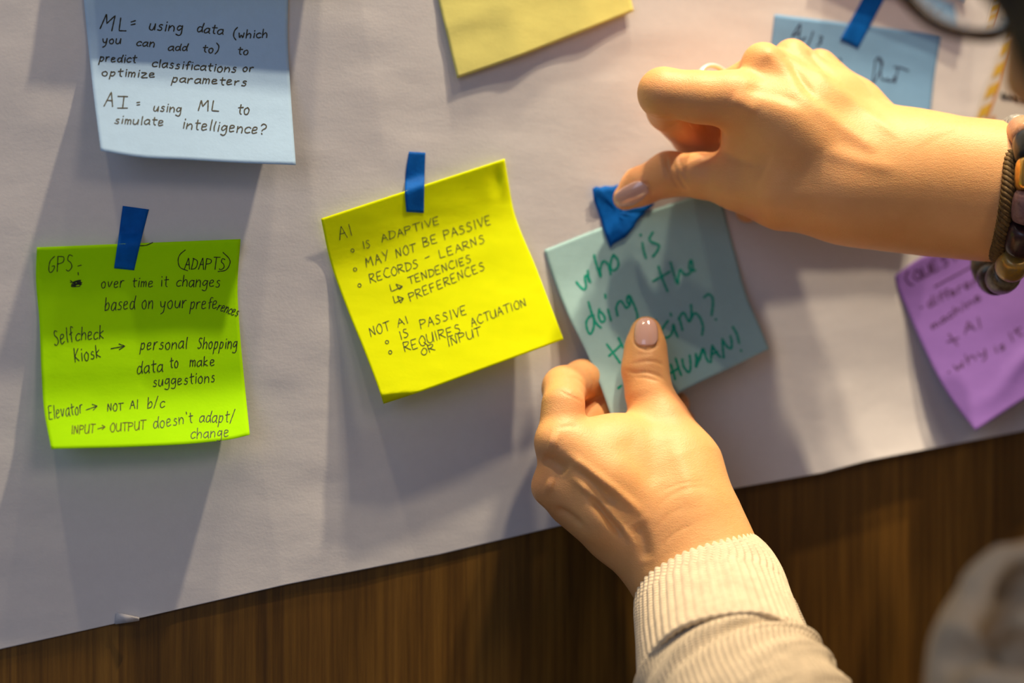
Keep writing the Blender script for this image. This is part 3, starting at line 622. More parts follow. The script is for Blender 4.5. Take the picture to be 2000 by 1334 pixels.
def flush(V, spots):
    px, py = proj(V); f = np.zeros(len(V))
    for x, y, r, a in spots: f += a*np.exp(-(np.hypot(px-x, py-y)/r)**2)
    return np.clip(f, 0, .6)

def chainL(fd, pts, k, flat=None, fs=1.0): chain(fd, [(a, b, h if h < 20 else 20+(h-20)*.72+max(0, b-850)*.05, r) for a, b, h, r in pts], k, flat, fs)
def left_hand():
    lo = np.minimum.reduce([at(1000, 1400, 0), at(1560, 1400, 140), at(1000, 560, 0)])-0.004; 
    pts = np.array([at(1010, 600, 0), at(1480, 1330, 0), at(1010, 600, 110), at(1600, 1350, 110)])
    fd = Field([pts[:, 0].min(), -0.110, pts[:, 2].min()], [pts[:, 0].max(), 0.004, pts[:, 2].max()], 0.00072)
    view = nrm(at(1250, 900, 0)-CAM)
    # back of the hand: metacarpals and the web of the thumb
    chainL(fd, [(1092, 864, 55, 49), (1180, 940, 60, 50), (1290, 1050, 60, 56)], 0.010)
    chainL(fd, [(1079, 950, 46, 42), (1175, 1012, 54, 45), (1270, 1085, 56, 50)], 0.009)
    chainL(fd, [(1112, 988, 36, 38), (1200, 1055, 44, 36), (1262, 1112, 50, 32)], 0.008)
    chainL(fd, [(1140, 1010, 27, 34), (1215, 1060, 36, 34)], 0.007)
    chainL(fd, [(1130, 868, 52, 44), (1215, 875, 48, 54), (1290, 900, 50, 66)], 0.010)
    chainL(fd, [(1185, 900, 50, 62), (1300, 985, 56, 76)], 0.012)
    chainL(fd, [(1295, 840, 44, 48), (1330, 915, 50, 68), (1352, 1000, 56, 74)], 0.012)
    chainL(fd, [(1335, 1040, 58, 98), (1366, 1110, 60, 104), (1400, 1200, 70, 112), (1450, 1320, 86, 122)], 0.014, view, 0.76)
    th = fd.like()
    chainL(th, [(1262, 648, 29.5, 30), (1261, 680, 30, 37.5), (1260, 722, 33, 42.5), (1268, 770, 38, 43), (1287, 815, 42, 49), (1300, 860, 45, 55)], 0.004)
    fd.merge(th, 0.006)
    ix = fd.like()   # index finger, folded behind the paper
    chainL(ix, [(1096, 855, 53, 45), (1100, 792, 49, 43)], 0.004)
    chainL(ix, [(1101, 776, 40, 41), (1102, 758, 25, 41), (1138, 743, 11, 38), (1170, 742, 9.3, 33), (1240, 742, 9, 31)], 0.003)
    fd.merge(ix, 0.0022)
    md = fd.like()
    chainL(md, [(1088, 935, 44, 42), (1110, 862, 27, 38), (1185, 800, 9, 36), (1270, 792, 8.2, 30), (1322, 789, 8, 25)], 0.004)
    fd.merge(md, 0.0016)
    rg = fd.like()
    chainL(rg, [(1115, 980, 34, 36), (1160, 905, 13, 34), (1240, 850, 9, 32), (1333, 822, 8, 24)], 0.004)
    fd.merge(rg, 0.0016)
    pk = fd.like()
    chainL(pk, [(1150, 1008, 26, 32), (1195, 930, 10, 29), (1290, 888, 8.5, 25)], 0.004)
    fd.merge(pk, 0.0016)
    V, F = fd.mesh(); V = relax(V, F, 2)
    S = [([(1220, 722), (1240, 728), (1262, 727), (1285, 733), (1302, 745)], 3.2, -0.55, 20), ([(1226, 712), (1262, 705), (1285, 708), (1297, 716)], 3.2, -0.45, 20),
         ([(1232, 736), (1262, 738), (1290, 746)], 3.0, -0.3, 20), ([(1240, 694), (1275, 690)], 4, -0.2, 20),
         ([(1238, 650), (1243, 672), (1262, 683), (1282, 675), (1288, 655)], 3.4, -0.55, 20),
         ([(1150, 966), (1185, 1010), (1220, 1052)], 9, -2.4), ([(1120, 905), (1165, 950), (1205, 990)], 13, -1.2), ([(1105, 920), (1160, 970), (1205, 1020), (1240, 1062)], 7, 0.9), ([(1056, 895), (1082, 905), (1110, 925)], 12, -1.8),
         ([(1100, 880), (1150, 920), (1210, 965), (1260, 1010)], 10, 1.1), ([(1240, 1020), (1255, 1055), (1262, 1100)], 13, -1.3), ([(1070, 862), (1090, 866)], 18, 1.0), ([(1065, 945), (1082, 950)], 15, 1.0),
         ([(1082, 992), (1110, 1006), (1140, 1030)], 7, -1.3), ([(1310, 860), (1340, 930), (1350, 1000)], 20, 0.7), ([(1215, 850), (1255, 900), (1290, 950)], 22, -0.5),
         ([(1283, 1000), (1300, 975), (1340, 955), (1385, 950)], 5, -0.13), ([(1275, 1045), (1300, 1010), (1345, 985)], 4, -0.12), ([(1290, 1075), (1302, 1055), (1330, 1035), (1360, 1022)], 3.5, -0.16),
         ([(1290, 960), (1330, 945), (1380, 942)], 4, -0.15), ([(1087, 838), (1112, 832), (1130, 836)], 5, -0.3, 25), ([(1150, 785), (1146, 760), (1130, 742), (1108, 733)], 3.2, -0.5), ([(1148, 778), (1160, 750), (1150, 720)], 3, -0.35)]
    for k in range(7): S.append(([(1080+k*6, 770+k*3), (1092+k*6, 762+k*3), (1104+k*6, 770+k*3)], 2.2, -0.14, 28))
    V = sculpt(V, F, S)
    fl = [(1060, 900, 40, .30), (1050, 945, 26, .35), (1090, 1000, 30, .25), (1265, 700, 40, .22), (1110, 730, 45, .35), (1335, 790, 40, .5), (1140, 790, 30, .4), (1270, 1020, 50, .12)]
    return V, F, fl

def right_hand():
    pts = np.array([at(1160, 30, 0), at(2120, 560, 0), at(1160, 30, 150), at(2150, 620, 110)])
    fd = Field([pts[:, 0].min(), -0.145, pts[:, 2].min()], [pts[:, 0].max(), 0.003, pts[:, 2].max()], 0.0008)
    view = nrm(at(1600, 300, 0)-CAM)
    chain(fd, [(1428, 188, 53, 48), (1540, 235, 60, 56), (1720, 320, 66, 66)], 0.011)
    chain(fd, [(1490, 124, 50, 42), (1600, 200, 58, 44), (1740, 290, 64, 54)], 0.009)
    chain(fd, [(1546, 112, 43, 36), (1640, 185, 51, 38), (1750, 285, 60, 48)], 0.008)
    chain(fd, [(1600, 130, 34, 34), (1680, 200, 44, 34), (1770, 285, 56, 45)], 0.008)
    chain(fd, [(1466, 262, 44, 56), (1560, 300, 54, 72), (1680, 350, 62, 88)], 0.012)
    chain(fd, [(1435, 348, 37, 48), (1530, 372, 50, 66), (1640, 378, 60, 78), (1720, 378, 64, 84)], 0.011)
    chain(fd, [(1700, 362, 64, 96), (1790, 357, 68, 115), (1880, 368, 74, 112), (1970, 376, 82, 112), (2120, 400, 104, 122)], 0.014, view, 0.78)
    chain(fd, [(1482, 192, 28, 42), (1600, 262, 34, 58), (1700, 325, 44, 68)], 0.010); chain(fd, [(1456, 292, 20, 34), (1550, 340, 28, 50)], 0.010)
    ix = fd.like()
    chain(ix, [(1440, 198, 52, 50), (1370, 190, 49, 48), (1296, 181, 44, 50)], 0.004)
    chain(ix, [(1296, 183, 42, 49), (1305, 215, 30, 41), (1350, 268, 13, 35)], 0.002)
    chain(ix, [(1350, 268, 13, 35), (1400, 285, 9, 31)], 0.003)
    fd.merge(ix, 0.005)
    md = fd.like()
    chain(md, [(1492, 130, 47, 40), (1442, 170, 37, 37), (1390, 182, 24, 38), (1378, 262, 10, 33), (1420, 310, 9, 30)], 0.004)
    fd.merge(md, 0.0018)
    rg = fd.like()
    chain(rg, [(1546, 116, 41, 36), (1470, 190, 18, 33), (1440, 290, 9.5, 30), (1470, 350, 9, 28)], 0.004)
    fd.merge(rg, 0.0018)
    pk = fd.like()
    chain(pk, [(1602, 134, 33, 33), (1560, 230, 12, 29), (1490, 330, 9.5, 27), (1459, 412, 8.5, 23)], 0.004)
    fd.merge(pk, 0.0018)
    th = fd.like()
    chain(th, [(1221, 387, 12.5, 24), (1250, 365, 15, 35), (1306, 340, 22, 41), (1372, 343, 29, 41.5), (1440, 357, 38, 50), (1510, 370, 45, 60)], 0.004)
    fd.merge(th, 0.0045)
    V, F = fd.mesh(); V = relax(V, F, 2)
    S = [([(1450, 170), (1490, 176), (1530, 186), (1580, 208)], 13, -1.0), ([(1425, 195), (1450, 205), (1480, 225)], 16, 0.9), ([(1480, 100), (1510, 115), (1540, 150), (1560, 190)], 14, 0.5), ([(1518, 88), (1545, 118), (1565, 155), (1600, 200)], 9, -1.1),
         ([(1575, 92), (1600, 125), (1640, 165)], 7, -1.1), ([(1548, 90), (1580, 125), (1620, 165)], 9, 0.6), ([(1490, 112), (1515, 100), (1535, 112)], 12, 0.3), ([(1560, 180), (1650, 250), (1720, 300)], 14, 0.8), ([(1620, 160), (1700, 225), (1760, 270)], 10, 0.5),
         ([(1500, 325), (1550, 345), (1610, 350)], 34, -0.5), ([(1400, 292), (1440, 312), (1480, 320)], 9, -0.7), ([(1600, 290), (1680, 315), (1760, 330)], 16, 0.6),
         ([(1300, 302), (1304, 325), (1316, 352), (1330, 372)], 3.4, -0.55, 14), ([(1313, 300), (1318, 330), (1334, 360), (1345, 372)], 3.2, -0.5, 14), ([(1290, 308), (1296, 330), (1306, 350)], 3, -0.3, 14), ([(1325, 305), (1332, 330), (1346, 352)], 3.4, -0.3, 14),
         ([(1258, 222), (1278, 230), (1302, 231), (1327, 230)], 3.2, -0.9), ([(1290, 257), (1310, 250), (1330, 240)], 3, -0.5), ([(1345, 225), (1350, 240), (1362, 252)], 3.4, -0.4, 25), ([(1365, 232), (1372, 250), (1390, 272)], 3.4, -0.4, 25),
         ([(1244, 368), (1262, 358), (1272, 368), (1268, 388)], 3.2, -0.5, 10), ([(1770, 470), (1775, 430), (1790, 390)], 4, -0.15)]
    V = sculpt(V, F, S)
    fl = [(1290, 150, 50, .2), (1290, 260, 40, .35), (1370, 270, 50, .5), (1245, 330, 60, .35), (1285, 390, 30, .4), (1225, 400, 40, .3), (1440, 185, 30, .2), (1545, 95, 35, .2), (1590, 110, 30, .2), (1465, 425, 25, .5), (1660, 300, 60, .1)]
    return V, F, fl

VL, FL, fl1 = left_hand(); VR, FR, fl2 = right_hand()
# ---- head and neck, standing mostly beyond the upper right corner
def Q(px, py, d):
    """world point of a picture point at a given distance along the view axis"""
    v = FWD+((px-1000)/FPX)*RGT-((py-667)/FPX)*UPV; return CAM+v*d
FACE = nrm([-0.138, 0.984, -0.55]); LEFT = nrm(np.cross([0, 0, 1], FACE)); TOP = np.cross(FACE, LEFT)
LENS = Q(1852, -46, 0.757)
HEAD = LENS-FACE*0.093-LEFT*0.034-TOP*(-0.010)
def hp(f, l, t): return HEAD+FACE*f+LEFT*l+TOP*t
def head():
    fd = Field(HEAD-np.array([.17, .17, .32]), HEAD+np.array([.17, .17, .16]), 0.0022); R3 = [FACE, LEFT, TOP]
    fd.ell(hp(-.01, 0, .035), (.096, .072, .088), R3, 0.01); fd.ell(hp(.022, 0, -.03), (.062, .057, .085), R3, 0.015)
    fd.ell(hp(.058, 0, -.088), (.026, .028, .022), R3, 0.02)
    for s in (1, -1):
        fd.ell(hp(.048, s*.029, -.032), (.025, .024, .026), R3, 0.010); fd.ell(hp(.080, s*.031, .006), (.010, .015, .010), R3, 0.006)
        fd.cone(hp(-.004, s*.061, -.03), hp(-.014, s*.065, .005), .007, .009, .006); fd.cone(hp(.082, s*.018, .022), hp(.072, s*.045, .024), .007, .006, .01)
        fd.cone(hp(.092, s*.010, -.043), hp(.088, s*.014, -.043), .007, .007, .004)
    fd.cone(hp(.082, 0, .012), hp(.107, 0, -.036), .006, .010, .008); fd.ell(hp(.082, 0, -.066), (.012, .022, .006), R3, .006); fd.ell(hp(.080, 0, -.076), (.012, .019, .007), R3, .005)
    neck = HEAD+np.array([0.075, -0.03, -0.22]); fd.cone(hp(-.03, 0, -.06), neck, .052, .058, .02)
    V, F = fd.mesh(); return relax(V, F, 2), F, neck
VH, FH, NECK = head()
Vb = np.vstack([VL, VR, VH]); Fb = np.vstack([FL, FR+len(VL), FH+len(VL)+len(VR)])
person = empty('person', (0.62, -0.36, 0.72)); tag(person, 'person in a cream knit sweater and brown spectacles taping up the teal note', 'person')
body = mesh_obj('body', Vb, Fb, M['skin'], person)
fa = body.data.attributes.new('flush', 'FLOAT', 'POINT')
fa.data.foreach_set('value', np.r_[flush(VL, fl1), flush(VR, fl2), np.zeros(len(VH))].astype(np.float32))
def bvh(V, F): return BVHTree.FromPolygons([tuple(v) for v in V], [tuple(int(i) for i in f) for f in F])
TL, TR = bvh(VL, FL), bvh(VR, FR)
def hit(tree, px, py):
    d = nrm(at(px, py, 0)-CAM); p, n, i, q = tree.ray_cast(Vector(CAM), Vector(d)); return (np.array(p), np.array(n)) if p else (at(px, py, 20), -d)
def nail(tree, px, py, ax0, ax1, L, W, curv, label=None, lift=0.0002, nrmadd=(0, 0, 0), sq=3.0):
    p, n = hit(tree, px, py); n = nrm(n+np.array(nrmadd)); a = nrm(at(*ax1)-at(*ax0)); a = nrm(a-n*(a@n)); s = np.cross(a, n); V = []; nu, nv = 15, 19
    for j in range(nv):
        v = -1+2*j/(nv-1)
        e = (1-abs(v)**sq)**(1/2.0)*(1-0.10*v) if v > 0 else (1-abs(v)**3.2)**(1/2.2)
        e = max(e, 0.02)
        for i in range(nu):
            u = -1+2*i/(nu-1); x = u*W/2*e; ang = x/curv
            V.append(p+a*v*L/2+s*curv*math.sin(ang)+n*(curv*(math.cos(ang)-1)-0.0010*v*v*(L/0.012)+lift))
    o = mesh_obj('fingernail', V, grid_faces(nu, nv), M['nail'], body); solid(o, 0.0007, 0); return o
nail(TL, 1262, 648, (1263, 710, 33), (1262, 620, 29), 0.0122, 0.0100, 0.0062, lift=0.0009)
nail(TR, 1233, 381, (1300, 342, 20), (1205, 400, 12), 0.0150, 0.0092, 0.0056, lift=0.0008, nrmadd=(0.05, -.2, -.1), sq=2.6)
# face details
for s in (1, -1):
    V, F = [], []
    bm = bmesh.new(); bmesh.ops.create_uvsphere(bm, u_segments=20, v_segments=14, radius=.012); me = bpy.data.meshes.new('e'); bm.to_mesh(me); bm.free()
    C_ = hp(.077, s*.031, .004); mesh_obj('eye', np.array([v.co[:] for v in me.vertices])+C_, [tuple(p.vertices) for p in me.polygons], M['eye'], body)
    I_ = C_+FACE*.0116; K_ = [I_+FACE*0.0006]+[I_+(LEFT*math.cos(a)+TOP*math.sin(a))*.0055-FACE*.001 for a in np.linspace(0, 6.283, 17)[:-1]]
    mesh_obj('iris', K_, [(0, 1+i, 1+(i+1) % 16) for i in range(16)], M['iris'], body)

# ---- sweater: ribbed cuff, sleeve, shoulder
def tube(name, secs, nu, nv, mt, parent, disp=None, uvr=(1, 1), squash=.8):
    """secs: (centre world, side radius m, tangent blend) swept; returns object. disp(theta, s)->metres"""
    C = np.array([s[0] for s in secs]); R = np.array([s[1] for s in secs]); d = np.r_[0, np.cumsum(np.linalg.norm(np.diff(C, axis=0), axis=1))]; d /= d[-1]
    S = np.linspace(0, 1, nv); Cs = smooth_rs(C, d, S); Rs = smooth_rs(R[:, None], d, S)[:, 0]; T = np.gradient(Cs, axis=0); T /= np.linalg.norm(T, axis=1)[:, None]
    V = []; UV = []
    for c, r, t, s in zip(Cs, Rs, T, S):
        vd = nrm(c-CAM); a = nrm(np.cross(t, vd)); b = np.cross(a, t)
        th = np.linspace(0, 2*np.pi, nu, endpoint=False); q = disp(th, s) if disp else 0*th
        V.append(c+np.outer(np.cos(th)*(r+q), a)+np.outer(np.sin(th)*(r*squash+q), b)); UV.append(np.c_[th/(2*np.pi)*uvr[0], np.full(nu, s*uvr[1])])
    return mesh_obj(name, np.vstack(V), grid_faces(nu, nv, True), mt, parent, uv=np.vstack(UV)), (Cs, Rs, T)
def smooth_rs(P, d, S):
    m = np.gradient(P, d, axis=0); i = np.clip(np.searchsorted(d, S, side='right')-1, 0, len(d)-2); h = (d[i+1]-d[i]); u = ((S-d[i])/h)[:, None]; h = h[:, None]
    return (2*u**3-3*u**2+1)*P[i]+(u**3-2*u**2+u)*h*m[i]+(-2*u**3+3*u**2)*P[i+1]+(u**3-u**2)*h*m[i+1]
def sec(px, py, h, r): p = at(px, py, h); return (p, rr(r, p))
def fold(th, s, n, seed): return vnoise(th*2.1+seed, np.full_like(th, s*n), seed)
ELB = sec(1990, 1960, 235, 300); SH = Q(2062, 1308, 0.745)
slv, _ = tube('sleeve', [sec(1413, 1286, 97, 176), sec(1432, 1348, 110, 190), sec(1472, 1425, 128, 202), sec(1560, 1560, 155, 215), sec(1760, 1760, 190, 250), ELB], 260, 260, M['knit'], None,
    lambda th, s: np.clip(1-abs(s-.06)/.05, 0, 1)*0.0010+0.0016*fold(th*.8+s*9, s, 14, 3)+0.0010*fold(th*1.3+s*20, s, 30, 5)-0.004*max(0, .035-s)/.035, (90, 200), .82)
slv.name = 'sweater_sleeve'
def reparent(o, par):
    w_ = np.array(o.location); q = np.zeros(3); p = par
    while p is not None: q += np.array(p.location); p = p.parent
    o.parent = par; o.location = tuple(w_-q)
reparent(slv, person)
NR = 58
def cuffd(th, s):
    r = 0.5+0.5*np.cos(th*NR); rib = 0.00075*(r**0.6)*min(1, (1-s)/.05+.25)*(0.35+0.65*min(1, s/.10)); lip = -0.0022*math.exp(-(s/.035)**1.5)
    return rib+lip+0.0009*fold(th, s, 3, 9)+0.0003*np.sin(th*NR*0.5+s*20)*0
cuff, CUF = tube('ribbed_cuff', [sec(1372, 1118, 54, 118), sec(1384, 1142, 61, 137), sec(1396, 1200, 76, 153), sec(1409, 1262, 91, 166), sec(1422, 1322, 105, 178)], NR*10, 110, M['rib'], slv, cuffd, (NR, 1), .90)
solid(cuff, 0.0022, -1); solid(slv, 0.002, -1)
def fuzz():
    V = []; F = []; rs = np.random.RandomState(4); Cs, Rs, T = CUF
    for k in range(520):
        j = rs.randint(3, len(Cs)-1); th = rs.rand()*6.283; c, r, t = Cs[j], Rs[j], T[j]; vd = nrm(c-CAM); a = nrm(np.cross(t, vd)); b = np.cross(a, t)
        nn = nrm(a*math.cos(th)+b*math.sin(th)); p = c+a*math.cos(th)*r+b*math.sin(th)*r*.84; q = nrm(nn*.7+rs.randn(3)*.6); L = .0008+.0016*rs.rand(); sd = nrm(np.cross(q, rs.randn(3)))*.00003
        p2 = p+q*L*.5+rs.randn(3)*.0002; p3 = p+q*L; i = len(V); V += [p-sd, p+sd, p2+sd, p2-sd, p3+sd*.4, p3-sd*.4]; F += [(i, i+1, i+2, i+3), (i+3, i+2, i+4, i+5)]
    o = mesh_obj('yarn_fuzz', V, F, M['rib'], slv); tag(o, kind='stuff')
fuzz()
def torso():
    fd = Field(np.minimum(SH, NECK)-np.array([.12, .14, .42]), np.maximum(SH, NECK)+np.array([.34, .22, .16]), 0.0036)
    r = lambda px, p: px*depth(p)/FPX
    fd.ell(SH, (r(262, SH), r(245, SH), r(268, SH)), [RGT, FWD, UPV], .02); e = np.array(ELB[0])
    fd.cone(SH+np.array([.006, .01, -.03]), e, .031, .040, .012)
    ch = NECK+np.array([.03, .0, -.14]); fd.ell(ch, (.17, .115, .15), [RGT, FWD, UPV], .02); fd.ell(ch+np.array([.04, 0, -.20]), (.17, .12, .24), [RGT, FWD, UPV], .06)
    fd.cone(SH+np.array([.02, 0, -.01]), ch, .030, .09, .02)
    fd.cone(NECK+np.array([0, 0, -.04]), NECK+np.array([-.016, .008, .050]), .072, .064, .014)
    s2 = NECK+np.array([.14, .12, -.10]); fd.cone(s2, s2+np.array([.02, .05, -.16]), .055, .046, .04); fd.cone(s2+np.array([.02, .05, -.16]), at(2120, 400, 104)+np.array([.05, 0, -.01]), .044, .031, .03)
    # gathers in the cloth of the shoulder
    for a, b, dd, ra, rb in (((2010, 1128), (1925, 1196), -.016, 44, 26), ((2080, 1085), (2000, 1130), -.020, 36, 42), ((1845, 1300), (1990, 1262), -.024, 26, 38), ((1990, 1262), (2080, 1300), -.030, 38, 30)):
        A = Q(a[0], a[1], .745+dd-.004); B = Q(b[0], b[1], .745+dd-.008); fd.cone(A, B, r(ra, A), r(rb, B), .006, sub=True)
    V, F = fd.mesh(); V = relax(V, F, 3); N = vnormals(V, F)
    V = V+N*(0.004*vnoise(V[:, 2]*38+V[:, 0]*14, V[:, 0]*16+V[:, 1]*20, 11))[:, None]
    V = sculpt(V, F, [([(1890, 1205), (1935, 1180), (1970, 1150), (2040, 1100)], 32, -26), ([(1860, 1150), (1920, 1105), (2000, 1065)], 24, 5), ([(1820, 1330), (1850, 1280), (1900, 1255), (1960, 1262), (2040, 1290)], 30, -20), ([(1850, 1215), (1900, 1222), (1980, 1215), (2060, 1200)], 22, 4), ([(1880, 1340), (1950, 1320), (2030, 1335)], 26, 4)])
    return V, F
VT, FT = torso(); swt = mesh_obj('sweater', VT, FT, M['wool'], person)
# ---- hair: a combed mass covering the skull, tucked behind the cheek, with ridged strands
def hair():
    R3 = [FACE, LEFT, TOP]; fd = Field(HEAD-np.array([.19, .19, .28]), HEAD+np.array([.19, .19, .18]), 0.0022)
    fd.ell(hp(-.018, 0, .038), (.104, .082, .099), R3, .01); fd.ell(hp(-.055, 0, -.02), (.062, .070, .085), R3, .03)
    dn = np.array([0, 0, -1.0])
    for s in (1, -1):
        fd.cone(hp(.028, s*.056, .040), hp(.042, s*.053, -.040), .015, .013, .010); fd.cone(hp(.042, s*.053, -.040), hp(.034, s*.052, -.075), .013, .013, .010); fd.cone(hp(.034, s*.052, -.075), hp(.006, s*.050, -.118), .013, .010, .010); fd.cone(hp(.0, s*.060, .0), hp(-.015, s*.056, -.09), .016, .014, .012)
        fd.cone(hp(-.022, s*.052, -.085), hp(-.060, s*.045, -.125), .014, .010, .014)
        fd.cone(hp(-.05, s*.03, -.06), hp(-.085, s*.026, -.135), .036, .016, .02)
    face = fd.like(); face.ell(hp(.094, 0, -.030), (.066, .064, .098), R3, .001); fd.F = -smin(-fd.F, face.F, .006)
    V, F = fd.mesh(); V = relax(V, F, 2); N = vnormals(V, F); q = V-HEAD; f_, l_, t_ = q@FACE, q@LEFT, q@TOP
    ang = np.arctan2(l_, f_+.02+.25*t_)
    g = vnoise(ang*26+40, t_*7+20, 5)*.0016+vnoise(ang*70+90, t_*12+30, 6)*.0009+vnoise(ang*9+12, t_*10+9, 8)*.0022
    return mesh_obj('hair', V+N*g[:, None], F, M['hair'], person)
hair()

# ------------------------------------------------------------------ spectacles
def ring_tube(fn, n, r, m=10, close=True):
    """tube round the path fn(t), t 0..1"""
    P = np.array([fn(i/(n if close else n-1)) for i in range(n)]); T = (np.roll(P, -1, 0)-np.roll(P, 1, 0)) if close else np.gradient(P, axis=0)
    T /= np.linalg.norm(T, axis=1)[:, None]; c = P.mean(0); V = []
    for p, t in zip(P, T):
        a = nrm(np.cross(t, nrm(p-c)+1e-6)); b = np.cross(t, a)
        V += [p+(a*math.cos(q)+b*math.sin(q))*r for q in np.linspace(0, 2*math.pi, m, endpoint=False)]
    if close: F = [(i*m+j, i*m+(j+1) % m, ((i+1) % n)*m+(j+1) % m, ((i+1) % n)*m+j) for i in range(n) for j in range(m)]
    else: F = [(i*m+j, i*m+(j+1) % m, (i+1)*m+(j+1) % m, (i+1)*m+j) for i in range(n-1) for j in range(m)]
    return V, F
gl_ = empty('spectacles', LENS-LEFT*.036); tag(gl_, 'brown framed spectacles worn by the person, out of focus at top right', 'spectacles')
NL = nrm(FACE*0.95+LEFT*0.10)
for s in (1, -1):
    c = LENS if s == 1 else LENS-LEFT*.072; nl = nrm(FACE+LEFT*s*.10); sx = nrm(np.cross(TOP, nl)); 
    def rim(t, c=c, sx=sx):
        a = t*2*math.pi; ca, sa = math.cos(a), math.sin(a); k = 2.6; q = (abs(ca)**k+abs(sa)**k)**(-1/k); return c+sx*ca*q*.0225+TOP*sa*q*.0225
    V, F = ring_tube(rim, 56, .0019); mesh_obj('rim', V, F, M['tortoise'], gl_)
    V = [c+nl*.0022]; rings = 7
    for j in range(1, rings+1):
        for i in range(48): f = j/rings; p = c+(rim(i/48.0)-c)*f; V.append(p+nl*.0022*(1-f*f))
    nv = len(V); back = [v-nl*(.0010+.0022*(np.linalg.norm(v-c)/.026)**2) for v in V]
    F = [(0, 1+i, 1+(i+1) % 48) for i in range(48)]+[(1+j*48+i, 1+(j+1)*48+i, 1+(j+1)*48+(i+1) % 48, 1+j*48+(i+1) % 48) for j in range(rings-1) for i in range(48)]
    Fb_ = [tuple(nv+x for x in f[::-1]) for f in F]; e0 = 1+(rings-1)*48; edge = [(e0+i, nv+e0+i, nv+e0+(i+1) % 48, e0+(i+1) % 48) for i in range(48)]
    mesh_obj('lens', np.vstack([V, back]), F+Fb_+edge, M['glass'], gl_)
    h0 = c+LEFT*s*.0262+TOP*.010; V, F = ring_tube(lambda t, h0=h0, s=s: h0+LEFT*s*(.010*min(1, t*4))-FACE*(.105*t)-TOP*(.022*max(0, t-.82)/.18), 30, .0021, 8, False)
    mesh_obj('temple_arm', V, F, M['tortoise'], gl_)
V, F = ring_tube(lambda t: LENS-LEFT*(.024+.024*t)+TOP*(.004+.004*math.sin(math.pi*t))+FACE*.002*math.sin(math.pi*t), 12, .0019, 8, False); mesh_obj('bridge', V, F, M['tortoise'], gl_)

# ------------------------------------------------------------------ finger ring, bracelets
def band(name, C, ax, r, tr, tz, mt, label):
    ax = nrm(ax); a = nrm(np.cross(ax, [0.3, .2, 1])); b = np.cross(ax, a); V = []; n = 64; prof = [(math.cos(q), math.sin(q)) for q in np.linspace(0, 2*math.pi, 12, endpoint=False)]
    for i in range(n):
        t = 2*math.pi*i/n; rad = a*math.cos(t)+b*math.sin(t)
        for c_, s_ in prof: V.append(C+rad*(r+tr*c_)+ax*tz*s_)
    o = mesh_obj(name, V, [(i*12+j, i*12+(j+1) % 12, ((i+1) % n)*12+(j+1) % 12, ((i+1) % n)*12+j) for i in range(n) for j in range(12)], mt); tag(o, label, 'ring'); return o
c0 = at(1399, 174, 27.5); band('finger_ring', c0, at(1440, 155, 38)-at(1390, 178, 24), rr(48, c0), .0009, .0014, M['silver'], 'thin silver ring on a finger of the upper hand')

def frame_about(ax):
    ax = nrm(ax); vd = nrm(at(1980, 380, 80)-CAM); a = nrm(np.cross(ax, vd)); return ax, a, np.cross(a, ax)
def bead_mesh(p, t, rad, L, r, mt, parent, label=None):
    """barrel bead, axis t"""
    t = nrm(t); a = nrm(np.cross(t, rad)); b = np.cross(t, a); V = []; m = 22; prof = [(-.5, .22), (-.5, .62), (-.46, .84), (-.34, .95), (-.15, 1), (.15, 1), (.34, .95), (.46, .84), (.5, .62), (.5, .22)]
    for z, q in prof:
        for i in range(m): an = 2*math.pi*i/m; V.append(p+t*z*L+(a*math.cos(an)+b*math.sin(an))*q*r)
    F = [(j*m+i, j*m+(i+1) % m, (j+1)*m+(i+1) % m, (j+1)*m+i) for j in range(len(prof)-1) for i in range(m)]
    o = mesh_obj('bead', V, F, mt, parent)
    if label: o['label'] = label
    return o
def bead_mat(name, c, rough, spec, metal, vein=None):
    m = mat(name, c, rough, spec, metal); n = noise(m, 380, 6, .65, dist=1.2); colmix(m, n.outputs[0], tuple(x*.55 for x in c) if vein is None else vein, c, .38, .6); return m
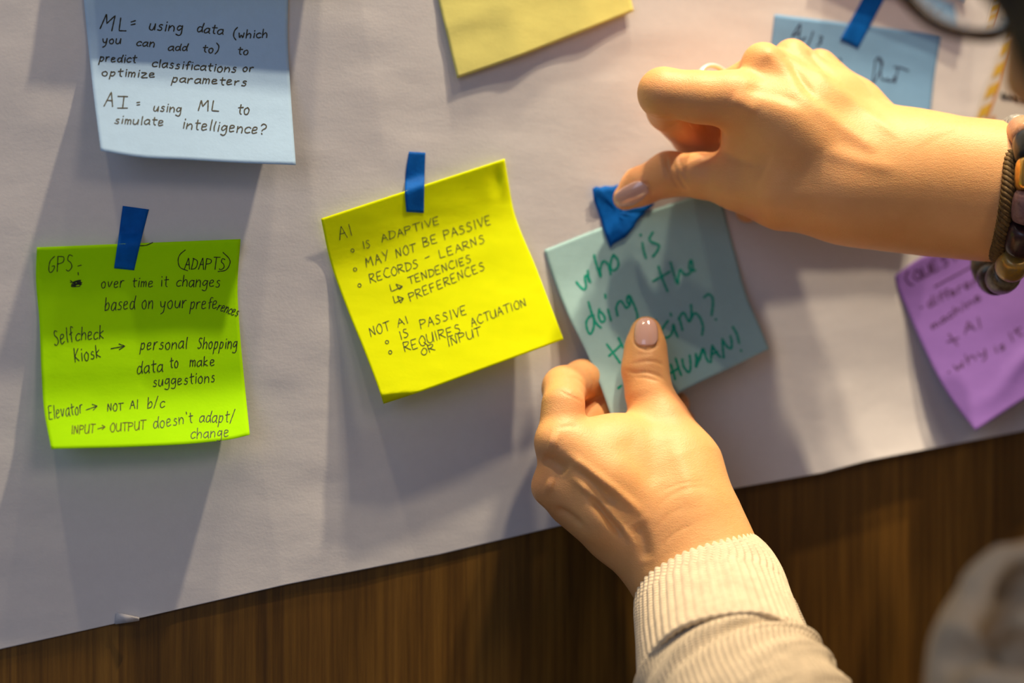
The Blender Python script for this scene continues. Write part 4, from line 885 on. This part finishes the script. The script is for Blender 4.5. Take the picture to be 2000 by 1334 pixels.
BM = [('grey stone bead', bead_mat('grey_stone', (.42, .42, .40), .35, .5, 0, (.16, .15, .14))), ('amber pink stone bead', bead_mat('amber_pink_stone', (.62, .34, .20), .3, .5, 0, (.50, .25, .13))), ('black stone bead', bead_mat('black_stone', (.012, .014, .014), .3, .5, 0, (.02, .02, .02))),
      ('gold bead', bead_mat('gold_bead', (.75, .46, .12), .25, .5, .9, (.62, .36, .09))), ('mauve stone bead', bead_mat('mauve_stone', (.22, .13, .14), .4, .5, 0, (.14, .07, .08))), ('dark maroon stone bead', bead_mat('maroon_stone', (.045, .016, .02), .3, .5, 0, (.02, .01, .012))),
      ('ochre bead', bead_mat('ochre_bead', (.45, .27, .05), .3, .5, .4, (.32, .22, .09))), ('grey olive stone bead', bead_mat('grey_olive_stone', (.15, .12, .07), .35, .5, 0, (.06, .045, .03)))]
def bracelet():
    c = at(2002, 408, 80); T_ = nrm(at(2110, 440, 100)-at(1960, 400, 84)); vd = nrm(c-CAM)
    # the loop hangs: its foot lies nearer the hand
    top = at(1984, 256, 84); bot = at(1950, 546, 70); C_ = (top+bot)/2; up = (top-bot)/2; side = at(2012, 388, 110)-C_
    b = empty('bead_bracelet', bot); tag(b, 'chunky bracelet of stone and gold barrel beads, looser of the two on the wrist', 'bracelet')
    path = lambda a: C_+up*math.cos(a)+side*math.sin(a); R_ = (np.linalg.norm(up)+np.linalg.norm(side))/2
    V, F = ring_tube(lambda t: path(t*2*math.pi), 60, .0008, 8); mesh_obj('cord', V, F, M['ink'], b)
    n = 15; order = [0, 1, 2, 3, 4, 5, 6, 7, 5, 7, 3, 0, 2, 4, 6]
    for i in range(n):
        a = 2*math.pi*(i+.0)/n; p = path(a); t = path(a+.02)-path(a-.02); lab, mt = BM[order[i]]
        bead_mesh(p, t, p-C_, 2*math.pi*R_/n*.97, .0066, mt, b, lab)
bracelet()
def cord_bracelet():
    top = at(1972, 264, 84); bot = at(1940, 500, 78); C_ = (top+bot)/2; up = (top-bot)/2; T_ = nrm(at(2110, 440, 100)-at(1960, 400, 84)); side = at(1966, 398, 103.5)-C_
    b = empty('cord_bracelet', bot); tag(b, 'thin dark brown braided cord bracelet lying against the wrist', 'bracelet'); V = []; F = []
    path = lambda a: C_+up*math.cos(a)+side*math.sin(a)
    for ph in range(3):
        def st(t, ph=ph):
            a = t*2*math.pi; p = path(a); rad = nrm(p-C_); w_ = a*26+ph*2.094; return p+rad*.0010*math.cos(w_)+T_*.0019*math.sin(w_)
        v, f = ring_tube(st, 420, .0012, 6); k = len(V); V += v; F += [tuple(k+x for x in q) for q in f]
    mesh_obj('braided_cord', V, F, bead_mat('brown_cord', (.16, .095, .030), .7, .3, 0, (.07, .04, .012)), b)
cord_bracelet()
